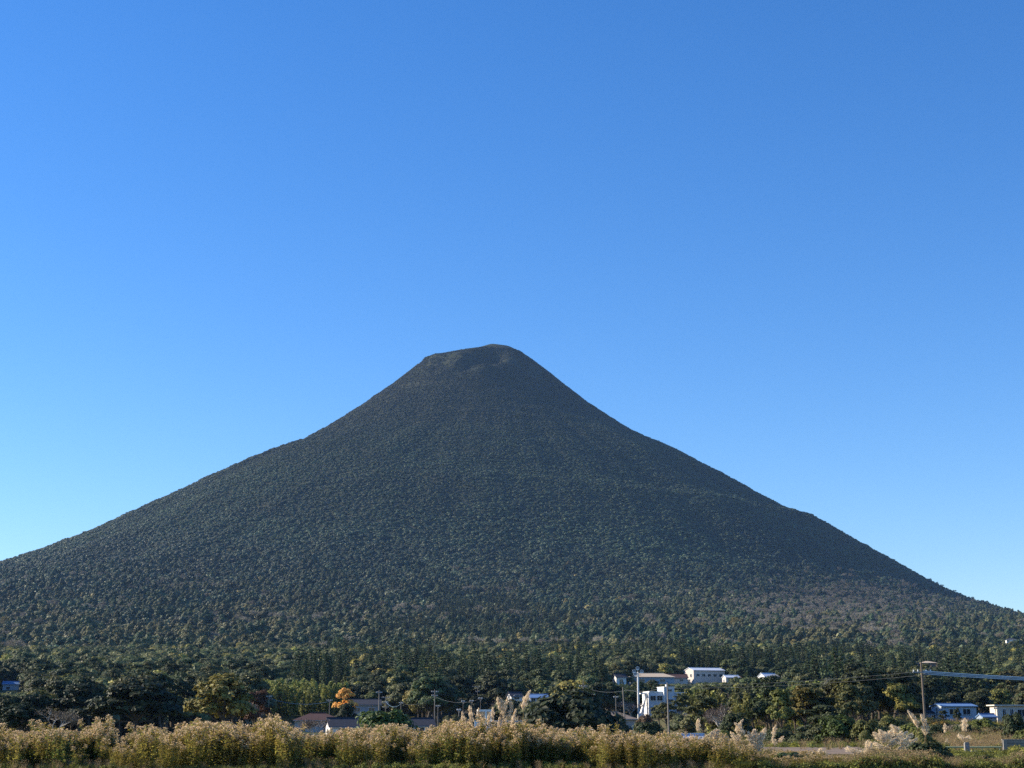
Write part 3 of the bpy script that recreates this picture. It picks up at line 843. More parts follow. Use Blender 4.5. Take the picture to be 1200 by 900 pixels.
# the two-storey white building with an end stair and a taller stair tower
def school_block():
    d = 400; p = at_px(777, d); p.z = z_at(842, d)
    t = thing("school_block", "two-storey white building with a stair tower, blue in its own shade", "building", p, R(9))
    FOOT.append((p.x, p.y, 8)); VIEWS.append((752, 796, 834, d))
    H = z_at(811.5, d) - p.z; T = z_at(806, d) - p.z
    def wing(x0, x1, h, y0=-3.2, y1=3.4):
        b = MB(); b.box(((x0 + x1) / 2, (y0 + y1) / 2, h / 2 - 1), (x1 - x0, y1 - y0, h + 2)); w = b.build("wing", M['bluewhite'], t)  # white wings coloured pale blue, their shade put into the wall colour
        b = MB(); b.box(((x0 + x1) / 2, (y0 + y1) / 2, h + .12), (x1 - x0 + .25, y1 - y0 + .25, .22)); b.build("parapet", M['white'], w)
        return w
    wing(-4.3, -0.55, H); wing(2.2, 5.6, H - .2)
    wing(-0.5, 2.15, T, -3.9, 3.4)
    b = MB(); b.box((-4.5, 0, H / 2 - .5), (.3, 6.6, H + 1)); b.build("end_wall", M['white'], t)
    b = MB(); b.box((-.62, -3.6, T / 2), (.22, 1.2, T)); b.build("fin_wall", M['white'], t)
    # outside stair flight hung on the left end
    b = MB()
    b.box((-5.5, -1.6, H - .3), (2.0, 1.6, .3)); b.box((-6.1, -1.6, H * .5), (.25, 1.6, .25))
    b.add([(-4.7, -2.3, H - .2), (-5.0, -2.3, H - .2), (-7.0, -2.3, -.5), (-6.2, -2.3, -.5), (-4.7, -.9, H - .2), (-5.0, -.9, H - .2), (-7.0, -.9, -.5), (-6.2, -.9, -.5)],
          [(0, 1, 2, 3), (7, 6, 5, 4), (0, 4, 5, 1), (1, 5, 6, 2), (2, 6, 7, 3), (3, 7, 4, 0)])
    b.build("outside_stair", M['white'], t)
    for z in (H - 1.5, H - 4.4):
        for u in (-3.4, -1.6): window(t, None, ((0, -3.2, 0), (1, 0, 0), (0, -1, 0)), u, z, 1.5, 1.3)
        window(t, None, ((0, -3.2, 0), (1, 0, 0), (0, -1, 0)), 3.7, z, 1.9, 1.2)
    window(t, None, ((0, -3.9, 0), (1, 0, 0), (0, -1, 0)), .9, H - 2.2, 1.9, .9)
    window(t, None, ((0, -3.9, 0), (1, 0, 0), (0, -1, 0)), .9, H + .5, 1.2, .6)
    b = MB(); b.tube([(1.4, 1, T), (1.4, 1, T + .9)], .35, 8); b.build("water_tank", M['white'], t)
school_block()

def white_portico():
    d = 205; p = at_px(566, d)
    t = thing("white_porch", "open white porch frame with posts and a low white wall behind the plumes", "porch", p, R(5))
    FOOT.append((p.x, p.y, 4)); VIEWS.append((552, 580, 853, d))
    top = z_at(831.5, d) - p.z
    b = MB(); b.box((.25, 0, top - .13), (2.0, 2.2, .26)); b.build("roof_beam", M['white'], t)
    for x, y in ((-.65, -1), (.3, -1), (1.12, -1), (-.65, 1), (1.12, 1)):
        b = MB(); b.box((x, y, (top - .26) / 2 - .5), (.2, .2, top - .26 + 1)); b.box((x, y, .1), (.3, .3, .25)); b.build("post", M['white'], t)
    h = z_at(844.5, d) - p.z
    b = MB(); b.box((-.75, -1.3, h / 2 - .6), (1.0, .18, h + 1.2)); b.box((.85, -1.3, h / 2 - .7), (1.6, .18, h + .9)); b.build("low_wall", M['white'], t)
    b = MB(); b.box((.25, 1.25, top / 2 - .6), (2.0, .2, top + .6)); b.build("back_wall", M['pinkwall'], t)
white_portico()

def crop_tunnel():
    d = 142; p = at_px(822, d)
    t = thing("crop_tunnel", "long low white plastic crop tunnel behind the seeding thicket", "crop tunnel", p, R(2))
    L = 8.6; r = .62
    VIEWS.append((775, 872, 863, d)); FOOT.append((p.x - 2.6, p.y, 3)); FOOT.append((p.x + 2.6, p.y, 3))
    a = np.linspace(0, math.pi, 11); n = 26
    b = MB(); vs = []
    for i in range(n + 1):
        sag = 1 - .07 * abs(math.sin(i * math.pi / 2.0 * .5)) 
        for q in a: vs.append((-L / 2 + L * i / n, r * 1.1 * math.cos(q), r * 1.12 * math.sin(q) * sag - .03))
    b.add(vs, [(i * 11 + j, (i + 1) * 11 + j, (i + 1) * 11 + j + 1, i * 11 + j + 1) for i in range(n) for j in range(10)])
    b.add([vs[k] for k in range(11)] + [(-L / 2, 0, 0)], [(k, k + 1, 11) for k in range(10)])
    b.build("plastic_cover", M['plastic'], t, smooth=True)
    for i in range(8):
        b = MB(); x = -L / 2 + .1 + (L - .2) * i / 7
        b.tube([(x, r * 1.13 * math.cos(q), r * 1.16 * math.sin(q)) for q in a], .018, 5); b.build("hoop", M['steel'], t)
crop_tunnel()

def block_wall():
    d = 85; p = at_px(1176, d)
    t = thing("block_wall", "grey concrete block wall at the right edge beyond the weeds", "wall", (p.x, d, hz(p.x + 2, d)))
    b = MB(); b.box((2.2, .08, .26), (4.4, .15, 1.0)); b.build("blockwork", M['block'], t)
    b = MB(); b.box((2.2, .08, .79), (4.44, .19, .055)); b.build("coping", M['concrete'], t)
    b = MB(); b.box((0.1, -.02, .26), (.2, .22, 1.04)); b.build("end_pier", M['concrete'], t)
block_wall()

def low_rail():
    d = 87; a = at_px(1108, d); c = at_px(1174, d)
    t = thing("low_rail", "low pale green pipe rail running up to the block wall", "rail", (a.x, d, hz((a.x + c.x) / 2, d)))
    L = c.x - a.x; z = z_at(875.6, d) - t.location.z
    b = MB(); b.tube([(0, 0, z), (L, 0, z)], .045, 8); b.build("top_pipe", M['railpaint'], t)
    for k in range(4):
        b = MB(); x = .1 + (L - .2) * k / 3; b.tube([(x, 0, -.3), (x, 0, z - .04)], .035, 6); b.build("post", M['railpaint'], t)
    t2 = thing("concrete_kerb", "low concrete channel kerb below the pale green pipe rail", "kerb", (a.x + 1.0, d - 1.5, hz(a.x + 2, d - 1.5)))
    b = MB(); b.box((1.1, 0, .0), (2.2, .22, .36)); b.build("channel_side", M['concrete'], t2)
    b = MB(); b.box((1.1, .42, -.05), (2.2, .6, .12)); b.build("channel_floor", M['concrete'], t2)
    p = at_px(1133.5, 86)
    t3 = thing("marker_post", "stubby grey concrete marker post beside the pale green rail", "post", p)
    b = MB(); b.box((0, 0, .15), (.26, .22, .9)); b.box((0, 0, .62), (.2, .16, .08)); b.build("post_body", M['concrete'], t3)
    b = MB(); b.box((0, -.12, .42), (.12, .02, .14)); b.build("plate", M['steel'], t3)
low_rail()

#@POLES
# ------------------------------------------------------------------ utility poles and their cables
def pole(label, px, d, top_py, r=0.15, lean=0.0, wood=False, arms=(), cans=0, rot=0, name="utility_pole", cat="utility pole", brace=False):
    p = at_px(px, d); h = z_at(top_py, d) - p.z
    t = thing(name, label, cat, p, R(rot), "utility poles of the village" if name == "utility_pole" else None)
    t["top"] = h
    r *= .85 if d < 200 else .72
    b = MB(); b.tube([(0, 0, -1), (lean * h * .5, 0, h * .5), (lean * h, 0, h)], [r, r * .82, r * .62], 10)
    b.build("shaft", M['woodpole' if wood else 'pole'], t)
    for (below, width) in arms:
        z = h - below; b = MB(); x = lean * z
        b.box((x, -.12, z), (width, .09, .1))
        b.tube([(x - width * .3, -.1, z), (x, -.05, z - .5)], .02, 4); b.tube([(x + width * .3, -.1, z), (x, -.05, z - .5)], .02, 4)
        ar = b.build("crossarm", M['steel'], t)
        for u in (-.45, -.22, .22, .45):
            b = MB(); b.tube([(x + u * width, -.12, z + .05), (x + u * width, -.12, z + .13), (x + u * width, -.12, z + .17), (x + u * width, -.12, z + .25)], [.05, .075, .045, .06], 7)
            b.build("insulator", M['ceramic'], ar)
    for k in range(cans):
        b = MB(); z = h - 1.6; b.tube([(lean * z + .38, .1, z - .4), (lean * z + .38, .1, z + .4), (lean * z + .38, .1, z + .44)], [.24, .24, .1], 10); b.build("transformer", M['steel'], t)
    if brace:
        b = MB(); b.tube([(lean * h + .9, -.1, h - .3), (lean * (h - 1.6) + .08, -.05, h - 1.7)], .045, 6); b.build("brace", M['woodpole'], t)
    VIEWS.append((px - 4, px + 4, min(836, top_py + 40), d))
    return t

P = {}
P['a'] = pole("tall brown utility pole with crossarm standing in the pampas grass", 1086, 138, 776, .145, -.012, True, [(.9, 1.7)], 0, 0, brace=True)
VIEWS.append((1080, 1092, 864, 138))
P['b'] = pole("bare concrete utility pole in front of the right end of the two-storey white building", 784.5, 185, 800, .16, -.01, False, [])
VIEWS.append((780, 790, 850, 185))
P['c'] = pole("leaning concrete utility pole right of the round dark tree", 734, 215, 805, .16, -.05, False, [])
VIEWS.append((729, 739, 848, 215))
P['e'] = pole("thin pale utility pole behind the low brown roofed house", 722.5, 320, 815, .13, -.01, False, [(.4, 1.0)])
P['f'] = pole("slim grey pole with a side bracket rising over the round dark tree", 684, 300, 797, .15, 0, False, [(1.2, 1.6)])
P['g'] = pole("short pale pole just right of the round dark tree's crown", 695.5, 310, 813, .15, 0, False, [(.3, .8)])
P['h'] = pole("pale concrete utility pole behind the slate-roofed house in the middle of the village", 509, 320, 808, .17, 0, False, [(.5, 1.5), (1.3, 1.3)])
P['i'] = pole("thick pale pole at the right end of the blue-grey upper wall", 443.5, 330, 809, .22, 0, False, [(.5, 1.3)])
P['j'] = pole("pole with three short crossarms behind the green bush", 451.5, 370, 816, .14, 0, False, [(.3, 2.0), (1.5, 1.4), (2.6, 1.6)], 1)
P['k'] = pole("short grey pole at the right of the green bush", 469.5, 350, 822, .17, 0, False, [(.4, .9)])
P['l'] = pole("pale pole left of the bamboo grove", 314, 350, 815, .15, 0, False, [(.3, 1.2)])
P['m'] = pole("pale pole left of the orange tree", 385.5, 350, 820, .15, 0, False, [(.2, 1.3)])
P['n'] = pole("far pole with a wide crossarm before the reddish-brown tree", 559.5, 450, 804, .13, 0, False, [(.2, 3.0), (1.6, 1.2)])
P['o'] = pole("slim dark pole left of the white porch", 563, 300, 817, .12, 0, True, [(.3, .8)])
P['p'] = pole("middle one of the three slim dark poles above the white porch", 552.5, 300, 820, .10, 0, True, [(.3, .7)])
P['q'] = pole("leftmost of the three slim dark poles above the white porch", 542.5, 300, 820.5, .10, 0, True, [(.3, .7)])
P['r'] = pole("short pale blue pole at the left of the white porch", 537.5, 240, 831, .13, 0, False, [(.2, .6)])
P['s'] = pole("short pale pole with a lamp arm right of the village's middle pole", 513, 330, 826, .12, 0, False, [(.3, .9)])
P['t'] = pole("thin pale pole between the blue-white house and the cream house", 1168, 262, 829, .10, 0, False, [(.2, .6)])

def floodlight_mast():
    d = 385; p = at_px(748.5, d); p.z = min(p.z, z_at(836, d)); h = z_at(787.5, d) - p.z
    t = thing("floodlight_mast", "tall white floodlight mast left of the two-storey white building", "floodlight", p)
    b = MB(); b.tube([(0, 0, -1.5), (0, 0, h * .5), (0, 0, h)], [.34, .27, .2], 10); b.build("mast", M['white'], t)
    b = MB(); b.box((0, 0, h - .2), (2.2, .14, .14)); b.box((0, 0, h + .25), (.14, .14, .9)); b.box((0, 0, h - .75), (1.6, .14, .12)); b.build("lamp_bar", M['steel'], t)
    for x, z in ((-1.0, h + .1), (.95, h + .05), (-.1, h + .85), (-.75, h - .6)):
        b = MB(); b.tube([(x, -.1, z), (x, -.25, z), (x, -.55, z + .06), (x, -.62, z + .07)], [.15, .3, .5, .5], 10); lp = b.build("floodlight", M['white'], t)
        b = MB(); b.tube([(x, -.625, z + .07), (x, -.65, z + .07)], [.44, .44], 10); b.build("lens", M['steel'], lp)
    VIEWS.append((742, 755, 832, d))
floodlight_mast()

M['wire'] = mat('thin_dark_wire', (0.10, 0.105, 0.11), 0.6, 0.1, 1.0)
def cable(name, label, a, b_, sag, r, group):
    a = Vector(a); b_ = Vector(b_)
    ts = np.linspace(0, 1, 25)
    pts = [tuple(a.lerp(b_, float(t)) - Vector((0, 0, sag * 4 * float(t) * (1 - float(t))))) for t in ts]
    b = MB(); b.tube(pts, r, 5, cap=False)
    o = b.build(name, M['cable' if r > .033 else 'wire']); tag(o, label, "cable", group)
    return o
def tip(t, below=0.0, dx=0.0): return Vector(t.location) + Vector((dx, -.12, t["top"] - below))
G = "overhead cables between the poles"
ea = tip(P['a'], .65); rx = at_px(1330, 132); rx.z = z_at(798, 132)
for k, (bl, lab) in enumerate(((.55, "top strand"), (.67, "second strand"), (.80, "lower strand"))):
    e = Vector((rx.x, rx.y, z_at(798.5 + 1.3 * k, 132)))
    cable("overhead_cable", f"{lab} of the thick blue cables running right from the brown pole", tip(P['a'], bl + .25), e, .12, .05, G)
for k, (bl, lab) in enumerate(((.8, "upper"), (1.15, "lower"))):
    cable("overhead_cable", f"{lab} thin pale cable from the brown pole to the pole by the white building", tip(P['a'], bl), tip(P['b'], .3 + .35 * k), .35, .009, G)
cable("overhead_cable", "thin cable from the pole by the white building to the leaning pole", tip(P['b'], .4), tip(P['c'], .4), .4, .022, G)
cable("overhead_cable", "cable from the leaning pole to the slim pole over the round dark tree", tip(P['c'], .5), tip(P['f'], 1.2), .6, .018, G)
e = at_px(640, 300); e.z = z_at(802, 300)
cable("overhead_cable", "pale cable running left from the slim pole over the round dark tree", tip(P['f'], 1.1), (e.x, e.y, e.z), .2, .022, G)
cable("overhead_cable", "sagging blue cable between the bamboo pole and the pole by the orange tree", tip(P['l'], .6), tip(P['m'], .4), .95, .04, G)
cable("overhead_cable", "short sagging blue cable behind the green bush", tip(P['j'], 1.2), tip(P['k'], .5), 1.0, .035, G)
cable("overhead_cable", "upper dark cable running right from the village's middle pole", tip(P['h'], .5), tip(P['n'], 1.6), 1.2, .02, G)
cable("overhead_cable", "lower dark cable running right from the village's middle pole", tip(P['h'], 1.4), tip(P['o'], .3), 1.0, .018, G)
cable("overhead_cable", "cable from the village's middle pole left to the short grey pole", tip(P['h'], 1.4), tip(P['k'], .4), .9, .018, G)

#@TREES
# ------------------------------------------------------------------ trees one can tell apart
VAR = {}
def variants(kind, makers, crown_mat, trunk_mat, H, W):
    VAR[kind] = dict(mk=[None] * len(makers), makers=makers, cm=crown_mat, tm=trunk_mat, H=H, W=W, root=[None] * len(makers), used=0)
def meshes(kind, k):
    V = VAR[kind]
    if V['mk'][k] is None:
        V['mk'][k] = V['makers'][k]()
    return V['mk'][k]
variants('broad', [lambda s=s, sk=sk, lb=lb: broadleaf(10, 9, 0.30, lb, 58, 0.26, 50 + s, 10, sk) for s, sk, lb in ((1, 1, 9), (2, -1, 8), (3, .5, 11), (4, -.6, 10))], 'leaf', 'bark', 10, 9)
variants('tallbroad', [lambda s=s: broadleaf(10, 6, 0.28, 11, 54, 0.2, 60 + s, 9, .6) for s in (1, 2)], 'leaf', 'bark', 10, 6)
variants('cedar', [lambda s=s: conifer(14, 5.0, 0.34, 17, 26, 70 + s) for s in (1, 2, 3)], 'leaf', 'bark', 14, 5)
variants('bamboo', [lambda s=s: bamboo(11, 80 + s, 8, 0.32, 1.7) for s in (1, 2)], 'leaf', 'culm', 11, 5)
variants('bare', [lambda s=s: bare_tree(9, 6, 90 + s, True, 0.2) for s in (1, 2)], 'leaf', 'palebark', 9, 6.5)
variants('shrub', [lambda s=s: shrub(3, 5, 0.17, 95 + s, 58, 30) for s in (1, 2, 3)], 'leaf', 'bark', 3, 5)

def plant(name, label, cat, kind, loc, h, w, rotz, tint, group=None):
    V = VAR[kind]; k = V['used'] % len(V['makers']); V['used'] += 1
    src = V['root'][k]
    if src is None or src.name.split('.')[0] != name:
        t = bpy.data.objects.new(name, None); link(t)
        cr, tr = meshes(kind, k)
        if isinstance(cr, MB):
            V['mk'][k] = cr, tr = (cr.mesh("crown", [M[V['cm']]]), tr.mesh("trunk", [M[V['tm']]]))
        for nm, me in (("trunk" if kind not in ('bamboo', 'shrub') else "stems", tr), ("crown" if kind not in ('shrub', 'bamboo') else "foliage", cr)):
            c = bpy.data.objects.new(nm, me); link(c, t)
        V['root'][k] = t
    else:
        t = src.copy(); C.objects.link(t)
        for key in ("label", "category", "group"):
            if key in t: del t[key]
        for ch in src.children:
            c = ch.copy(); C.objects.link(c); c.parent = t
    t.location = loc; t.rotation_euler = (0, 0, rotz)
    s = w / V['W']; t.scale = (s, s, h / V['H'])
    for ch in t.children: ch["tint"] = [float(q) for q in tint]
    tag(t, label, cat, group)
    return t

SKY = np.full(1400, 900.0)                  # highest covered row in each photo column (-100 .. 1299)
GX = [-400, -100, 0, 18, 24, 45, 62, 86, 92, 98, 113, 128, 133, 150, 171, 190, 204, 212, 230, 262, 280, 300, 316, 335, 370, 400, 420, 470, 500, 520, 545, 570, 600, 640, 670, 700, 760, 800, 830, 870, 890, 905, 920, 950, 1000, 1400]
GY = [858, 858, 858, 856, 864, 855, 851, 857, 872, 858, 846, 853, 870, 860, 848, 854, 863, 856, 847, 843, 853, 851, 838, 852, 856, 853, 858, 856, 859, 853, 846, 849, 849, 856, 859, 855, 858, 862, 861, 866, 871, 877, 882, 887, 893, 874]
SKY[:] = np.interp(np.arange(1400) - 100, GX, GY) + 2

def jit(t, g2, a=0.22): return np.array(t) * g2.uniform(1 - a, 1 + a) * g2.uniform(0.93, 1.07, 3)
g3 = np.random.default_rng(77)
KEEP = []                                    # stems already standing: x, y, radius
def special(name, label, cat, kind, px, d, top_py, wpx, tint, rotz=0.0, group=None, sink=0.0):
    p = at_px(px, d); p.z -= sink
    h = z_at(top_py, d) - p.z; w = wpx / F * d
    KEEP.append((p.x, p.y, w * .55))
    x0, x1 = int(px - wpx / 2 + 100), int(px + wpx / 2 + 100)
    for c in range(max(0, x0), min(1400, x1)):
        q = (c - 100 - px) / (wpx / 2)
        SKY[c] = min(SKY[c], top_py + (840 - top_py) * q * q * 0.8)
    return plant(name, label, cat, kind, p, h, w, rotz, jit(tint, g3, .08), group)

special("broadleaf_tree", "large yellow-green tree with a loose spreading crown above the thicket", "tree", 'broad', 258, 205, 794, 88, T['yellow'], 1.0)
special("broadleaf_tree", "dark reddish maroon tree right beside the large yellow-green tree", "tree", 'broad', 298, 212, 808, 40, T['maroon'], 2.0)
special("broadleaf_tree", "big dark rounded evergreen tree left of the large yellow-green tree", "tree", 'broad', 155, 222, 798, 104, (0.032, 0.043, 0.018), 0.4)
special("broadleaf_tree", "dark evergreen tree with a low crown left of the big dark rounded evergreen", "tree", 'broad', 92, 250, 806, 70, (0.032, 0.043, 0.018), 2.2)
special("broadleaf_tree", "low dark tree at the far left just above the thicket", "tree", 'broad', 22, 205, 826, 66, (0.032, 0.043, 0.018), 1.2)
special("bare_tree", "grey-brown leafless bush at the left between dark evergreens", "tree", 'bare', 62, 190, 820, 52, T['grey'], 0.1)
special("maple_tree", "bright orange autumn tree behind the village roofs", "tree", 'broad', 405, 358, 806, 29, T['orange'], 0.6)
special("broadleaf_tree", "small dark evergreen tree standing in front of the orange autumn tree", "tree", 'broad', 406, 335, 823, 22, T['evergreen'], 0.8)
special("bush", "wide bright green bush in front of the village houses", "bush", 'shrub', 450, 165, 828, 84, (0.07, 0.10, 0.025), 0.3)
special("evergreen_shrub", "big round very dark evergreen bush right of the tall lone plume", "bush", 'shrub', 672, 172, 811, 126, (0.032, 0.042, 0.017), 0.9)
special("bare_tree", "leafless dark grey bush in front of the red-brown roof", "tree", 'bare', 368, 178, 832, 46, T['grey'], 2.0)
special("bare_tree", "small reddish-brown bush under the tall lone plume", "tree", 'bare', 628, 226, 831, 32, (0.22, 0.13, 0.08), 1.0)
special("bush", "low olive bush under the reddish-brown bush", "bush", 'shrub', 618, 196, 844, 34, T['olive'], 1.4)
special("broadleaf_tree", "reddish-brown tree behind the far pole with the wide crossarm", "tree", 'broad', 578, 470, 793, 24, (0.13, 0.085, 0.05), 1.8)
special("broadleaf_tree", "dark umbrella-shaped tree above the white porch", "tree", 'broad', 556, 400, 814, 34, T['evergreen'], 2.6)
special("broadleaf_tree", "flat-topped tree leaning over the small white house by the floodlight mast", "tree", 'tallbroad', 731, 585, 783, 20, T['olive'], 0.0)
special("bare_tree", "pale leafless tree left of the two-storey white building", "tree", 'bare', 739, 365, 815, 34, (0.30, 0.24, 0.19), 0.5)
special("broadleaf_tree", "bushy green tree before the right wing of the two-storey white building", "tree", 'broad', 783, 255, 823, 34, T['olive'], 0.2)
special("bush", "low dark bush between the two concrete poles", "bush", 'shrub', 760, 190, 843, 46, T['evergreen'], 0.2)
special("bush", "dark bush at the foot of the leaning concrete pole", "bush", 'shrub', 722, 200, 838, 44, T['olive'], 0.8)
special("broadleaf_tree", "round dark tree right of the small bank shed", "tree", 'broad', 862, 168, 834, 36, T['evergreen'], 0.3)
special("broadleaf_tree", "flat-crowned dark green tree at the foot of the wooded bank by the dirt path", "tree", 'broad', 974, 150, 830, 62, T['evergreen'], 0.9)
special("bush", "spreading green bush at the right end of the dirt path", "bush", 'shrub', 985, 135, 838, 60, (0.055, 0.08, 0.02), 0.5)
special("bush", "yellow-green bush right of the dirt path's end", "bush", 'shrub', 1018, 128, 840, 44, T['lime'], 0.9)
special("bush", "bright lime bush behind the left pampas clump", "bush", 'shrub', 1042, 140, 839, 38, T['lime'], 1.9)
special("bush", "small orange-yellow bush right of the brown utility pole", "bush", 'shrub', 1103, 195, 845, 30, (0.24, 0.17, 0.035), 0.2)
special("bush", "low olive bush in front of the long blue-white house", "bush", 'shrub', 1130, 165, 848, 34, T['olive'], 0.7)
special("bush", "yellow-green bush below the pale blue roofed shed", "bush", 'shrub', 1153, 180, 842, 36, T['lime'], 0.7)
special("bush", "dark upright bush at the right edge under the cream house", "bush", 'shrub', 1190, 118, 836, 36, (0.05, 0.062, 0.024), 0.1)
special("broadleaf_tree", "small dark tree before the wall of the long blue-white house", "tree", 'broad', 1122, 262, 831, 12, T['evergreen'], 0.1)
special("broadleaf_tree", "dark tree at the left corner of the long blue-white house", "tree", 'broad', 1106, 258, 832, 14, T['evergreen'], 1.1)
special("bramble_bush", "dark bramble bush at the near edge of the weeds by the brown pole", "bush", 'shrub', 1088, 65, 867, 58, (0.045, 0.06, 0.02), 0.5)
special("broadleaf_tree", "yellow-leaved tree behind the pale blue roofed shed", "tree", 'broad', 1172, 330, 806, 36, T['yellow'], 0.5)

special("broadleaf_tree", "olive tree hiding the foot of the two-storey white building's stair tower", "tree", 'broad', 773, 300, 828, 22, T['olive'], 1.2)
special("slender_tree", "slender tree over the right end of the two-storey white building", "tree", 'tallbroad', 798, 280, 811, 22, T['olive'], 0.3)
special("bush", "brownish bush left of the concrete pole by the white building", "bush", 'shrub', 757, 260, 838, 26, (0.13, 0.095, 0.05), 0.3)
special("bush", "dark green bush under the slim pole in the village", "bush", 'shrub', 530, 240, 838, 34, T['olive'], 0.3)

special("bush", "low yellow-green bush at the near edge of the weeds below the green rail", "bush", 'shrub', 1150, 67, 883, 40, (0.13, 0.15, 0.03), 0.9)
special("bush", "low bright green bush at the near right corner of the weeds below the block wall", "bush", 'shrub', 1192, 66, 881, 36, (0.15, 0.155, 0.03), 1.9)
special("bush", "low green bush under the nodding pampas plumes at the near edge of the weeds", "bush", 'shrub', 1040, 64, 881, 46, (0.10, 0.13, 0.03), 2.9)
special("bush", "dark green weedy bush at the right end of the goldenrod thicket", "bush", 'shrub', 925, 63.5, 880, 44, (0.07, 0.10, 0.03), 0.9)

# ---- low bushes in the rough ground on the right
def bushes():
    g2 = np.random.default_rng(321)
    n = 0
    while n < 95:
        if n < 50: px, d = g2.uniform(800, 1085), g2.uniform(132, 172)
        else: px, d = g2.uniform(1004, 1215), 100 + 195 * g2.uniform(0, 1) ** .8
        if 1080 < px < 1093 and d < 138: continue
        if d < 140 and px < 1008: continue
        p = at_px(px, d); w = g2.uniform(1.6, 4.2) * (1 if n < 50 else .85); h = w * g2.uniform(.45, .75)
        if any((p.x - a) ** 2 + (p.y - c) ** 2 < (r + w * .3) ** 2 for a, c, r in KEEP) or any((p.x - a) ** 2 + (p.y - c) ** 2 < (r + w * .3) ** 2 for a, c, r in FOOT): continue
        cap = 844 if (n >= 50 and px > 1088) else 832
        if n < 50 and px < 830: cap = 852
        h = min(h, z_at(cap + g2.uniform(0, 6), d) - p.z)
        if h < .45: h = .45
        col = g2.choice(['olive', 'lime', 'evergreen', 'evergreen', 'olive', 'grey', 'yellow'], p=[.22, .2, .2, .14, .12, .06, .06])
        word = dict(olive="olive green", lime="light yellow-green", evergreen="dark green", grey="greyish dry", yellow="yellowing")[col]
        where = "at the foot of the wooded bank" if n < 50 else ("in the rough ground left of the brown utility pole" if px < 1086 else "in the rough ground before the long blue-white and cream houses")
        lab = f"{word} low bush {where}"
        plant("bush", lab, "bush", 'shrub', (p.x, p.y, p.z - .1), h, w, g2.uniform(0, 6.28), jit(T[col], g2, .25), lab)
        KEEP.append((p.x, p.y, w * .35)); n += 1
bushes()

# ---- the wooded belt: candidates on a jittered grid, near ones become objects, the rest one wood
def allowed(px, d):
    lim = np.interp(px, [-200, 0, 60, 150, 220, 303, 306, 470, 480, 690, 745, 790, 798, 803, 1008, 1012, 1083, 1090, 1205, 1215, 1500],
                    [225, 235, 250, 268, 300, 320, 385, 395, 350, 350, 420, 420, 230, 168, 168, 168, 175, 318, 318, 150, 150])
    return d > lim
def kind_of(px, d, x, y, g2):
    n1 = float(fbm(x, y, 60, 41, 2)); u = g2.uniform()
    if 795 < px < 1012 and d < 340:
        if u < .34: return 'tallbroad', 'olive'
        if u < .56: return 'broad', 'evergreen'
        if u < .76: return 'bamboo', 'bamboo'
        if u < .84: return 'bare', 'grey'
        return 'tallbroad', 'yellow' if u > .985 else 'lime'
    if 303 < px < 402 and 375 < d < 450: return 'bamboo', 'bamboo'
    if 345 < px < 402 and 440 <= d < 600: return 'cedar', 'cedar'
    if 425 < px < 770 and 470 < d < 800 and n1 > .55: return ('cedar', 'cedar') if u < .8 else ('broad', 'evergreen')
    if 795 < px < 960 and 630 < d < 760: return ('cedar', 'cedar') if u < .9 else ('broad', 'evergreen')
    if 1105 < px < 1165 and 340 < d < 520: return ('cedar', 'cedar') if u < .7 else ('broad', 'evergreen')
    if 945 < px < 1015 and 345 < d < 480: return ('cedar', 'cedar') if u < .45 else ('broad', 'evergreen')
    if n1 > .62 and d > 420 and px > 380: return ('cedar', 'cedar') if u < .7 else ('broad', 'evergreen')
    if u < .50: return 'broad', 'evergreen'
    if u < .74: return 'broad', 'olive'
    if u < (.90 if d > 700 else .80): return 'bare', 'grey'
    if u < .95: return 'tallbroad', 'olive'
    return 'broad', 'yellow'
HT = dict(broad=(7.5, 12.5), tallbroad=(7.5, 11), cedar=(9.5, 17), bamboo=(9, 12), bare=(7, 10))

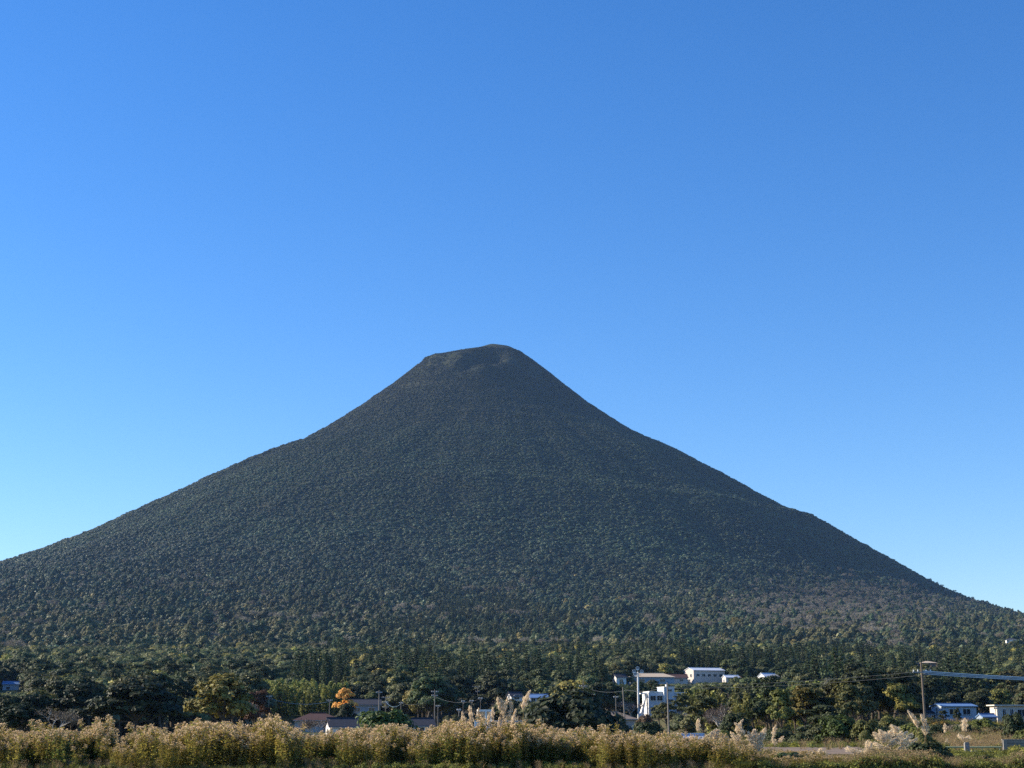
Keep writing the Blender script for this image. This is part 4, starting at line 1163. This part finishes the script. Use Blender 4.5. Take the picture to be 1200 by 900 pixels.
def belt():
    g2 = np.random.default_rng(123)
    cand = []
    d = 150.0
    while d < 1110:
        cell = 5.6 if d < 330 else 6.4
        half = 0.375 * d + 24
        xs_ = np.arange(-half, half, cell)
        for x in xs_:
            X = x + g2.uniform(-.48, .48) * cell; Y = d + g2.uniform(-.48, .48) * cell
            if math.hypot(X - SX, SY - Y) < 2452: continue
            cand.append((Y, X))
        d += cell
    cand.sort()
    zs = height(np.array([c[1] for c in cand]), np.array([c[0] for c in cand]))
    near, rest = [], []
    for (Y, X), Z in zip(cand, zs):
        px, py0 = project(X, Y, Z)
        if not allowed(px, Y): continue
        if any((X - a) ** 2 + (Y - c) ** 2 < r * r for a, c, r in FOOT): continue
        if Y < 520 and any((X - a) ** 2 + (Y - c) ** 2 < (r + 2.0) ** 2 for a, c, r in KEEP): continue
        kind, col = kind_of(px, Y, X, Y, g2)
        lo, hi = HT[kind]; h = g2.uniform(lo, hi)
        if 795 < px < 1012 and Y < 340: h *= .82
        w = VAR[kind]['W'] / VAR[kind]['H'] * h * g2.uniform(.85, 1.2)
        if kind == 'cedar': w *= 1.1
        wpx = w / Y * F
        ok = True
        if Y < 345:
            lim = z_at(np.interp(px, [-100, 120, 200, 330, 780, 800, 830, 900, 960, 1010, 1085, 1100, 1300], [800, 790, 786, 800, 808, 800, 798, 797, 793, 786, 792, 806, 800]) + g2.uniform(0, 12), Y) - Z
            if lim < 2.6: continue
            if h > lim: w *= max(.6, lim / h); h = lim
        for a0, a1, yb, dv in VIEWS:
            if Y < dv and px + wpx * .45 > a0 and px - wpx * .45 < a1:
                lim = z_at(yb + g2.uniform(0, 3), Y) - Z
                if lim < 2.6: ok = False; break
                if h > lim: w *= max(.6, lim / h); h = lim
        if not ok: continue
        wpx = w / Y * F
        tp = project(X, Y, Z + h)[1]
        vis = 0.0
        a0, a1 = int(px - wpx / 2) + 100, int(px + wpx / 2) + 101
        if -60 < px < 1260:
            for c in range(max(0, a0), min(1400, a1)):
                q = (c - 100 - px) / (wpx / 2 + .01)
                rim = tp + (py0 - tp) * .45 * q * q
                top = min(SKY[c], py0)
                if rim < top:
                    if 0 <= c - 100 < 1200: vis += top - rim
                    SKY[c] = min(SKY[c], rim + 1.0)
        it = (vis, kind, col, X, Y, Z, h, w, px, tp)
        rest.append(it)
    rest.sort(key=lambda q: -q[0])
    near = [q for q in rest[:300] if q[0] > 14]
    rest = rest[len(near):]
    return near, rest

def zone(px, d):
    if px < 130: return "in the dark wood at the left edge" if d < 420 else "on the rising ground behind the left-hand wood"
    if px < 310: return "behind the large yellow-green tree" if d < 420 else "on the slope far behind the large yellow-green tree"
    if px < 430: return "around the bamboo grove behind the red-brown roof" if d < 450 else "above the bamboo grove and the orange tree"
    if px < 540: return "behind the village's middle pole" if d < 450 else "on the dark slope above the village's middle pole"
    if px < 690: return "behind the white porch and tall plumes" if d < 450 else "on the dark slope above the white porch"
    if px < 795: return "around the two-storey white building" if d < 500 else "on the dark slope behind the floodlight mast"
    if px < 1012:
        if d < 250: return "at the foot of the bank below the white-gabled hall"
        if d < 345: return "on the upper bank below the white-gabled hall"
        return "behind the bank near the white-gabled hall" if d < 560 else "in the dark wall of trees behind the white-gabled hall"
    if px < 1088: return "left of the brown utility pole" if d < 400 else "on the slope far behind the brown utility pole"
    return "behind the long blue-white house" if d < 400 else "on the slope above the long blue-white house"
LOOK = dict(evergreen="dark evergreen", olive="olive green", yellow="yellowing", grey="grey leafless", cedar="dark pointed", bamboo="feathery green", lime="light yellow-green")
NAME = dict(broad=("broadleaf_tree", "broadleaf tree", "tree"), tallbroad=("slender_tree", "slender tree", "tree"), cedar=("cedar_tree", "cedar", "tree"),
            bamboo=("bamboo_clump", "bamboo clump", "bamboo"), bare=("bare_tree", "tree", "tree"))
near, rest = belt()
for vis, kind, col, X, Y, Z, h, w, px, tp in near:
    nm, word, cat = NAME[kind]
    lab = f"{LOOK[col]} {word} {zone(px, Y)}"
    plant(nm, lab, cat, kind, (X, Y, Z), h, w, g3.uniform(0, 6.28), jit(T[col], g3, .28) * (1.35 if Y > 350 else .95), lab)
print("individual trees", len(near), "woodland", len(rest), "last vis", near[-1][0])

def woodland(rest):
    g2 = np.random.default_rng(9)
    shapes = []; index = {}
    def put(kind, pair, H, W, cm, tm):
        index.setdefault(kind, []).append((len(shapes), H, W)); shapes.append(combined("wood_" + kind, pair[0], pair[1], M[cm], M[tm]))
    for s in (1, 2, 3, 4): put('broad', broad_far(10, 9, 0.42, 150 + s, 8 + s % 3, 84), 10, 9, 'leaf', 'bark')
    put('tallbroad', broad_far(10, 6, 0.38, 161, 8, 70), 10, 6, 'leaf', 'bark')
    for s in (1, 2): put('cedar', conifer(14, 5, 0.48, 15, 15, 170 + s), 14, 5, 'leaf', 'bark')
    put('bamboo', bamboo(11, 181, 6, 0.45, 1.6), 11, 5, 'leaf', 'culm')
    put('bare', bare_tree(9, 6, 191, True, 0.26), 9, 6.5, 'leaf', 'palebark')
    P_, RO, SC, VA, TI = [], [], [], [], []
    for vis, kind, col, X, Y, Z, h, w, px, tp in rest:
        k, H, W = index[kind][g2.integers(0, len(index[kind]))]
        P_.append((X, Y, Z)); RO.append((0, 0, g2.uniform(0, 6.28))); SC.append((w / W, w / W, h / H)); VA.append(k); TI.append(jit(T[col], g2, .3) * (0.95 + 1.3 * float(fbm(X, Y, 75, 91, 2))))
    o = scatter("woodland", P_, RO, SC, VA, TI, shapes)
    tag(o, "mixed wood filling the rising ground between village and mountain", "woodland")
woodland(rest)

#@WEEDS
# ------------------------------------------------------------------ goldenrod gone to seed along the road
def goldenrod(seed):
    global rng
    rng = np.random.default_rng(seed)
    fo, se = MB(), MB()
    for k in range(4):
        a = k * 1.7 + rng.uniform(-.4, .4); rr = rng.uniform(.05, .26)
        x, y = rr * math.cos(a), rr * math.sin(a)
        h = rng.uniform(1.22, 1.5); lx, ly = rng.normal(size=2) * .09
        ts = np.linspace(0, 1, 5)
        pts = np.stack([x + lx * ts ** 2, y + ly * ts ** 2, -.06 + (h + .06) * ts], 1)
        fo.tube(pts, .007, 3, 2, cap=False)
        n = 88
        t = rng.uniform(.03, .97, n) ** .85; an = np.arange(n) * 2.399
        p = np.stack([np.interp(t, ts, pts[:, i]) for i in range(3)], 1)
        u = np.stack([np.cos(an), np.sin(an), np.full(n, .25)], 1)
        ln = rng.uniform(.065, .115, n) * (1.15 - .5 * t)
        p = p + u * ln[:, None] * .9
        nn = np.stack([-.35 * np.cos(an), -.35 * np.sin(an), np.ones(n)], 1) + rng.normal(size=(n, 3)) * .45
        yel = rng.uniform(0, 1, n) < .16 + .3 * (t > .55)
        for sel, mi in ((~yel, 0), (yel, 1)):
            fo.cards(p[sel], nn[sel], ln[sel], .26, mi, updir=None)
        top = pts[-1]
        if k in (1, 3) and seed % 5 != 2: continue
        for q in range(9):
            tt = q / 9; aq = q * 2.399
            L = (.15 - .08 * tt) * rng.uniform(.8, 1.2)
            m = 8; s = np.linspace(.15, 1, m)
            bx = top + np.array([0, 0, -.22 + .25 * tt])
            pp = bx + np.stack([np.cos(aq) * L * s, np.sin(aq) * L * s, L * (.75 * s - .55 * s * s)], 1)
            pp += rng.normal(size=pp.shape) * .012
            se.cards(pp, rng.normal(size=pp.shape), .021 * rng.uniform(.6, 1.5, m), .75)
    return fo, se
rods = []
for s in range(5):
    fo, se = goldenrod(300 + s)
    rods.append((fo, se))
rod_mats = [M['rodleaf'], M['rodyellow'], M['rodstem']]
def rod_top(px): return np.interp(px, GX, GY)

def rod_tint(x, y, g2):
    x = np.atleast_1d(x); y = np.atleast_1d(y); n = len(x)
    a = sstep(.38, .62, fbm(x, y, 2.2, 131, 2))[:, None]
    t = np.array([.14, .18, .045]) * (1 - a) + np.array([.25, .225, .052]) * a
    return t * g2.uniform(.55, 1.35, (n, 1))

def thicket():
    g2 = np.random.default_rng(17)
    roots = []
    # front row: each plant a thing
    px = -22.0; n = 0
    cols = np.concatenate([np.linspace(-14, 900, 270), np.linspace(903, 985, 14)])
    for c in cols:
        d = 60.3 + g2.uniform(0, 2.4)
        pxx = c + g2.uniform(-1.5, 1.5)
        tp = rod_top(pxx) + 7 + g2.uniform(0, 17) * g2.uniform() ** .7 + 3 * math.sin(pxx * .17 + 2 * math.sin(pxx * .05)) - (9 if g2.uniform() < .06 else 0)
        gx = float(fbm(np.array([(pxx - 600) / F * d]), np.array([d * .35]), 1.5, 71, 2))
        if gx < (.45 if c < 240 else .41): d += 4.5; tp += 3
        p = at_px(pxx, d); h = max(.45, z_at(tp, d) - p.z)
        s = h / 1.42
        k = n % 5
        if n < 5:
            t = bpy.data.objects.new("goldenrod_plant", None); link(t)
            f_ = rods[k][0].build("foliage", rod_mats, t); rods[k][1].build("seed_head", M['rodplume'], t)
            roots.append(t)
        else:
            t = roots[k].copy(); C.objects.link(t)
            for ch in roots[k].children:
                q = ch.copy(); C.objects.link(q); q.parent = t
        t.location = p; t.rotation_euler = (g2.normal() * .06, g2.normal() * .06, g2.uniform(0, 6.28))
        ti = rod_tint(p.x, d, g2)[0]
        for ch in t.children: ch['tint'] = [float(q) for q in ti]
        t.scale = (min(1.5, max(.8, s * 1.05)),) * 2 + (s,)
        if c < 240: sec = "in the bushy clumps at the left end of the thicket"
        elif c < 530: sec = "in the stretch of thicket below the village roofs"
        elif c < 650: sec = "in the taller stretch of thicket under the upright plumes"
        elif c < 800: sec = "in the thicket below the round dark bush and concrete poles"
        else: sec = "in the low right end of the thicket"
        lab = "goldenrod gone to seed " + sec
        tag(t, lab, "goldenrod", "front goldenrods " + sec)
        n += 1
    # the rest of the thicket
    shapes = []
    for fo, se in rods:
        b = MB()
        b.v = list(fo.v) + list(se.v); b.f = list(fo.f) + [np.where(f >= 0, f + fo.n, -1) for f in se.f]; b.m = list(fo.m) + [m + 3 for m in se.m]
        b.n = fo.n + se.n
        shapes.append(hidden("goldenrod_shape", b.mesh("goldenrod_shape", rod_mats + [M['rodplume']])))
    N = 4000
    pxs = g2.uniform(-190, 960, N); pxs = np.where((pxs > 890) & (g2.uniform(0, 1, N) < .65), g2.uniform(-190, 890, N), pxs); ds = 61.8 + 11.5 * g2.uniform(0, 1, N) ** 1.0
    X = (pxs - 600) / F * ds * .976; Z = height(X, ds)
    tp = rod_top(pxs) + 6 + 12 * g2.uniform(0, 1, N) ** 1.3 - 3 + 20 * (fbm(X, ds, .7, 61, 2) - .5) + 16 * (fbm(X, ds * .3, 1.7, 63, 2) - .5) - np.where(g2.uniform(0, 1, N) < .03, 9, 0) + np.where((fbm(X, ds, 1.6, 61, 2) < .40), 8, 0)
    h = np.maximum(.5, CZ + ds * np.tan(PITCH + np.arctan((450 - tp) / F)) - Z)
    s = h / 1.42
    # gaps between the bushy clumps on the left
    keep = ~((fbm(X, ds * .35, 1.5, 71, 2) < np.where(pxs < 235, .47, .42)) & (ds < 66))
    P_ = np.stack([X, ds, Z], 1)[keep]; s = s[keep]; n = len(s)
    RO = np.stack([g2.normal(size=n) * .07, g2.normal(size=n) * .07, g2.uniform(0, 6.28, n)], 1)
    sx = np.clip(s * 1.05, .8, 1.5)
    o = scatter("goldenrod_thicket", P_, RO, np.stack([sx, sx, s], 1), g2.integers(0, 5, n), rod_tint(X[keep], ds[keep], g2), shapes)
    tag(o, "dense goldenrod thicket with beige seed heads along the road", "thicket")
thicket()

# ------------------------------------------------------------------ pampas grass
def blades_mesh(n, L, w, seed):
    g2 = np.random.default_rng(seed); b = MB()
    for k in range(n):
        a = g2.uniform(0, 6.28); r0 = g2.uniform(0, .22); ln = L * g2.uniform(.6, 1.1); out = g2.uniform(.25, .8)
        ts = np.linspace(0, 1, 6)
        r = r0 + ln * out * ts ** 1.6; z = ln * (1.15 * ts - .75 * out * ts ** 2.6) - .05
        ax = np.array([math.cos(a), math.sin(a), 0]); sd = np.array([-math.sin(a), math.cos(a), 0])
        c = ax[None] * r[:, None] + np.array([0, 0, 1])[None] * z[:, None]
        ww = w * (1 - ts) ** .6 + .001
        v = np.vstack([c - sd * ww[:, None], c + sd * ww[:, None]])
        b.add(v, [(i, i + 6, i + 7, i + 1) for i in range(5)])
    return b
def plume_mesh(L, w, seed, fan=0.0, lean=0.0):
    """silky head: fibres along a bending axis"""
    g2 = np.random.default_rng(seed); b = MB()
    global rng
    rng = g2
    n = int(420 if fan < .4 else 560)
    t = g2.uniform(0, 1, n)
    prof = np.sin(np.clip(.12 + .86 * t, 0, 1) * math.pi) ** .7
    a = g2.uniform(0, 6.28, n)
    ax = np.stack([lean * L * t ** 1.6, np.zeros(n), L * (t - fan * .35 * t ** 2.2)], 1)
    r = w * .5 * prof * np.sqrt(g2.uniform(.05, 1, n)) * np.where(g2.uniform(0, 1, n) < .25, 1.5, 1.0) * (1 + .35 * np.sin(t * 17 + seed))
    p = ax + np.stack([r * np.cos(a), r * np.sin(a), np.zeros(n)], 1)
    up = np.stack([np.cos(a) * .45 + lean, np.sin(a) * .45, np.full(n, 1.0 - 1.3 * fan)], 1) + g2.normal(size=(n, 3)) * .3
    if fan > .4:
        p[:, 0] += np.sign(lean or 1) * w * .25 * t; p[:, 2] -= fan * w * .5 * np.abs(np.cos(a)) * t
    nn = np.stack([np.cos(a), np.sin(a), g2.normal(size=n) * .3], 1)
    nn /= np.linalg.norm(nn, axis=1)[:, None]
    u = up - (up * nn).sum(1)[:, None] * nn; u /= np.linalg.norm(u, axis=1)[:, None]
    wv = np.cross(nn, u); s = (L * .12 * g2.uniform(.6, 1.2, n))[:, None]
    v = np.stack([p - u * s, p + wv * s * .15, p + u * s, p - wv * s * .15], 1).reshape(-1, 3)
    b.add(v, np.arange(4 * n).reshape(n, 4))
    return b

def pampas(label, px0, d, plumes, blades=46, bl=1.15, seed=1):
    """plumes: (column, top row, base row, width px, lean, fan)"""
    p0 = at_px(px0, d)
    t = thing("pampas_grass", label, "pampas grass", p0, 0, "pampas grass clumps")
    if blades: blades_mesh(blades, bl, .011, seed).build("blades", M['blade'], t)
    for i, (cx, ty, by, wp, lean, fan) in enumerate(plumes):
        q = at_px(cx, d); L = (by - ty) / F * d; zt = z_at(ty, d); zb = z_at(by, d)
        bx = (q.x - p0.x) - lean * L
        base = np.array([bx * .25 + 0.08 * math.sin(i * 2.1), 0.1 * math.cos(i * 2.1), -.05])
        top = np.array([bx, 0.05 * math.sin(i), zb - p0.z])
        md = (base + top) / 2 + np.array([(bx * .2), 0, 0.0])
        b = MB(); b.tube([base, md, top + np.array([0, 0, .02])], [.008, .007, .005], 4, cap=False)
        st = b.build("stem", M['straw'], t)
        m = plume_mesh(L * 1.08, wp * (1.3 if fan > .15 else 1.1) / F * d, seed * 31 + i, fan, lean); 
        m.v = [v + top for v in m.v]
        m.build("plume", M['plume'], st)
    return t
pampas("pampas clump with upright golden plumes left of the white porch", 552, 63.5, [(541.5, 836, 848, 3.4, -.1, 0), (550, 830, 845, 4.2, -.15, 0), (560.5, 832, 844, 3.6, 0, 0), (565.5, 836, 847, 3.4, .05, 0), (547, 845, 853, 3, .3, 0)], seed=2)
pampas("dense pampas clump of tall golden plumes right of the white porch", 590, 64, [(577.5, 831, 843, 3.6, .05, 0), (583, 819, 831, 3.8, -.18, 0), (587, 821, 837, 3.8, -.1, 0), (590.5, 825, 841, 3.4, 0, 0), (594.5, 820, 834, 3.6, .2, 0), (598, 821, 833, 3.2, -.12, 0), (600.5, 829, 842, 4.0, .3, 0), (593, 839, 850, 3.2, .2, 0), (586, 841, 851, 3, .15, 0), (573, 838, 849, 3, .1, 0)], seed=3, blades=60)
pampas("slim pampas plumes bending right at the edge of the tall clump", 604, 62.4, [(604.5, 835, 856, 3.6, .22, 0), (606.5, 853, 868, 3.4, .4, 0), (601, 852, 863, 3.2, .1, 0)], seed=4, blades=26)
pampas("single tallest pampas plume standing alone over the thicket", 612, 63, [(620.5, 812, 830, 5.2, .38, 0.1)], seed=5, blades=24)
pampas("pampas clump with pale bent plumes in front of the white crop tunnel", 842, 64, [(838.5, 853, 864, 6, .4, .5), (843.5, 855, 866, 5, .3, .4), (820, 844, 856, 4.5, .05, .1), (813, 862, 870, 4, .8, .3), (829.5, 863, 871, 5, .5, .4), (849, 861, 870, 4, -.4, .3)], seed=6)
pampas("pampas clump with two feathery plumes leaning left and right by the tunnel's right end", 868, 63, [(863.5, 848, 861, 5.0, -.7, .2), (872, 845, 858, 4.6, .5, .1), (869, 858, 868, 4, .3, .2), (858, 858, 868, 4.4, -.5, .3)], seed=7)
pampas("pampas clump with thick cream plumes at the right end of the thicket", 888, 63, [(880.5, 857, 871, 6.5, -.15, .45), (886, 855, 870, 6, .1, .4), (893, 856, 872, 6.5, .2, .45), (898, 854, 867, 5, .25, .3), (884, 866, 878, 6, -.2, .5), (891, 868, 880, 6, .15, .5)], seed=8, blades=60)
pampas("two small ragged pampas plumes over the end of the dirt path", 906, 68, [(910.5, 851, 863, 4.0, .2, .15), (906.5, 864, 873, 4.0, -.3, .3), (919, 863, 870, 4.0, .5, .3)], seed=9, blades=20)
pampas("pampas clump with long silver plumes leaning left just left of the brown pole", 1076, 92, [(1067.5, 835, 851, 5, -.55, .1), (1071, 838, 852, 4, -.45, .1), (1082.5, 839, 853, 5, -.3, .1), (1082, 851, 861, 5, -.4, .3), (1089, 851, 859, 5, .3, .4)], seed=10, blades=50, bl=1.3)
pampas("broad grey-silver pampas clump left of the brown pole", 1056, 82, [(1048.5, 848, 857, 6, -.5, .5), (1053, 851, 860, 6, .3, .5), (1040, 856, 864, 6, -.6, .5), (1062, 856, 866, 6, .5, .5), (1068, 858, 868, 6, .4, .5), (1045, 862, 871, 6.5, -.4, .5), (1056, 863, 873, 7, .2, .55), (1073, 864, 874, 6, .5, .5), (1034, 861, 868, 5, -.7, .4), (1064, 868, 877, 6, .3, .5)], seed=11, blades=80, bl=1.0)
pampas("widespread pampas clump with many pale nodding plumes left of the bramble bush", 1046, 75, [(1026, 858, 868, 6, -.5, .4), (1033, 855, 866, 6, -.3, .4), (1039, 860, 871, 6.5, .2, .5), (1047, 855, 866, 6, .3, .35), (1052, 862, 873, 7, .5, .5), (1058, 857, 869, 6, .4, .4), (1064, 862, 874, 7, .5, .5), (1029, 868, 878, 7, -.5, .6), (1042, 870, 880, 7, .3, .6), (1056, 872, 882, 7, .4, .6), (1070, 869, 879, 7, .6, .5), (1036, 877, 886, 7, -.4, .7)], seed=21, blades=90, bl=1.0)
pampas("low pampas clump with cream plumes in the weeds between path and field", 962, 70, [(955, 880, 889, 6, -.4, .5), (963, 877, 888, 6, .2, .4), (969, 882, 891, 7, .5, .6)], seed=22, blades=40, bl=.8)
pampas("pampas clump with big arching cream plumes bending over the green weeds", 1008, 68, [(997, 872, 883, 9, -.55, .75), (1013, 874, 887, 11, .55, .75), (1022, 871, 884, 5, .2, .2), (1001, 886, 893, 8, -.4, .7), (991, 895, 902, 7, -.4, .7), (1018, 868, 876, 5, .1, .3), (1020, 895, 902, 6, .3, .7)], seed=12, blades=70, bl=1.0)
pampas("lone grey pampas plume before the long blue-white house", 1133, 104, [(1133, 843, 856, 6, .1, .2), (1127, 859, 867, 6, -.3, .5), (1134, 861, 870, 7, .3, .5)], seed=13, blades=30, bl=1.2)
pampas("small pale plume in dry grass right of the brown pole", 1109, 98, [(1109, 849, 858, 3.4, .0, .1), (1111, 867, 875, 3.6, .2, .1)], seed=14, blades=20)

# ------------------------------------------------------------------ weeds and dry grass of the field on the right
def tuft(seed, n, L, w, lean, mat_i, seedhead=False):
    g2 = np.random.default_rng(seed); b = blades_mesh(n, L, w, seed)
    b.m = [np.full(len(m), mat_i) for m in b.m]
    if seedhead:
        global rng
        rng = g2
        k = 40; a = g2.uniform(0, 6.28, k); r = g2.uniform(0, L * .5, k)
        b.cards(np.stack([r * np.cos(a), r * np.sin(a), L * g2.uniform(.6, .95, k)], 1), g2.normal(size=(k, 3)), .04, .4, 2)
    return b
def leafy(seed, H, W):
    global rng
    rng = np.random.default_rng(seed); b = MB()
    n = 190; d = rng.normal(size=(n, 3)); d /= np.linalg.norm(d, axis=1)[:, None]; d[:, 2] = np.abs(d[:, 2])
    p = d * np.array([W / 2, W / 2, H]) * rng.uniform(.35, 1.05, (n, 1))
    b.cards(p, d + rng.normal(size=(n, 3)) * .6, .075 * rng.uniform(.6, 1.3, n), .55, 1)
    for k in range(6):
        b.tube([(0, 0, -.05), d[k] * np.array([W / 2, W / 2, H])], [.008, .004], 3, 0, cap=False)
    return b
def weeds():
    g2 = np.random.default_rng(41)
    mats3 = [M['blade'], M['weed'], M['straw']]
    shapes = [hidden("weed_shape", q.mesh("weed_shape", mats3)) for q in (tuft(1, 34, .55, .010, 0, 0), tuft(2, 40, .7, .009, 0, 2, True), tuft(3, 30, .8, .008, 0, 2, True), leafy(4, .6, .8), leafy(5, .45, .9), tuft(6, 30, .45, .010, 0, 0))]
    N = 22000
    px = g2.uniform(862, 1330, N); d = 60.0 + 235 * g2.uniform(0, 1, N) ** 1.9
    foot = np.arange(N) < 3200
    px = np.where(foot, g2.uniform(-180, 905, N), px); d = np.where(foot, 59.7 + 5.5 * g2.uniform(0, 1, N), d)
    X = (px - 600) / F * d * .976; Z = height(X, d)
    n1 = fbm(X, d, 5, 51, 3); n2 = fbm(X, d, 2.2, 57, 2)
    onpath = (px > 880) & (px < 1011) & (d > 91) & (d < 125)
    cap = (2.05 - 41 / 1750 * d) / .75; inpath = (px > 872) & (px < 1014) & (d < 92)
    inpath &= ~foot
    keep = ~onpath | (g2.uniform(0, 1, N) < .03)
    keep &= ~(inpath & (cap < .1) & (g2.uniform(0, 1, N) < .8))
    keep &= ~((px > 1105) & (px < 1178) & (d > 84.3) & (d < 88.5))
    dry = .7 * sstep(.52, .70, n1) + .4 * ((px > 1095) & (d > 92) & (d < 150)) + .3 * ((px > 940) & (px < 1000) & (d < 76))
    u = g2.uniform(0, 1, N)
    dry = np.where(foot, .25, dry)
    va = np.where(u < dry * .8, g2.integers(1, 3, N), np.where(n2 > .5, g2.integers(3, 5, N), np.where(u > .5, 0, 5)))
    s = g2.uniform(.55, 1.25, N) * np.interp(d, [60, 75, 100, 190, 290], [.8, .85, .8, 1.3, 1.9])
    low = ((px > 1095) & (px < 1185) & (d < 84)); s = np.where(low, s * .62, s)
    low = ((px > 900) & (px < 1000) & (d < 95)); s = np.where(low, s * .6, s)
    front = (d < 66) & (px > 885); s = np.where(front, s * 1.05, s); va = np.where(front & (u < .24), g2.integers(3, 5, N), va); va = np.where(front & (u > .80), g2.integers(1, 3, N), va); s = np.where((px < 1012) & (d > 71) & (d < 93), s * .45, s)
    s = np.where(foot, s * .55, s)
    s = np.where(inpath, np.minimum(s, np.maximum(cap, .12)), s)
    tint = np.array([.17, .18, .04])[None] * g2.uniform(.6, 1.5, (N, 1)) + np.array([.10, .075, .005])[None] * (g2.uniform(0, 1, (N, 1)) < .25)
    P_ = np.stack([X, d, Z], 1)[keep]; n = len(P_)
    o = scatter("field_weeds", P_, np.stack([np.zeros(n), np.zeros(n), g2.uniform(0, 6.28, n)], 1), np.repeat(s[keep][:, None], 3, 1), va[keep], tint[keep], shapes)
    tag(o, "tangle of green weeds and dry straw in the field on the right", "weeds")
weeds()

def stalk():
    p = at_px(1090, 62.5); b = MB(); t = thing("dry_stalk", "lone bent brown dry stalk in front of the dark bramble bush", "dry stalk", p)
    h = z_at(876, 62.5) - p.z
    b.tube([(-.1, 0, -.05), (-.02, 0, h * .5), (.06, 0, h)], [.014, .011, .007], 5); b.build("stem", M['rodstem'], t)
    b = MB(); b.cards(np.array([(.06 + .02 * math.sin(k), .02 * math.cos(k), h - .02 * k) for k in range(9)]), np.array([(math.cos(k), math.sin(k), .3) for k in range(9)]), .03, .5); b.build("seed_head", M['straw'], t)
stalk()

#@HAZE
# ------------------------------------------------------------------ the air between here and the mountain
HAZE_DENSITY = 0.000031
def haze_box():
    b = MB(); b.box((0, 3800, 455), (13400, 9200, 930))
    m = bpy.data.materials.new("haze"); m.use_nodes = True
    nt = m.node_tree; nt.nodes.clear()
    out = nt.nodes.new("ShaderNodeOutputMaterial"); pv = nt.nodes.new("ShaderNodeVolumePrincipled")
    pv.inputs["Color"].default_value = (0.33, 0.58, 1.0, 1)
    pv.inputs["Density"].default_value = HAZE_DENSITY
    pv.inputs["Anisotropy"].default_value = 0.0
    nt.links.new(pv.outputs[0], out.inputs["Volume"])
    o = b.build("haze", m); o["kind"] = "stuff"
    tag(o, "thin bluish haze in the air before the mountain", "haze")
haze_box()
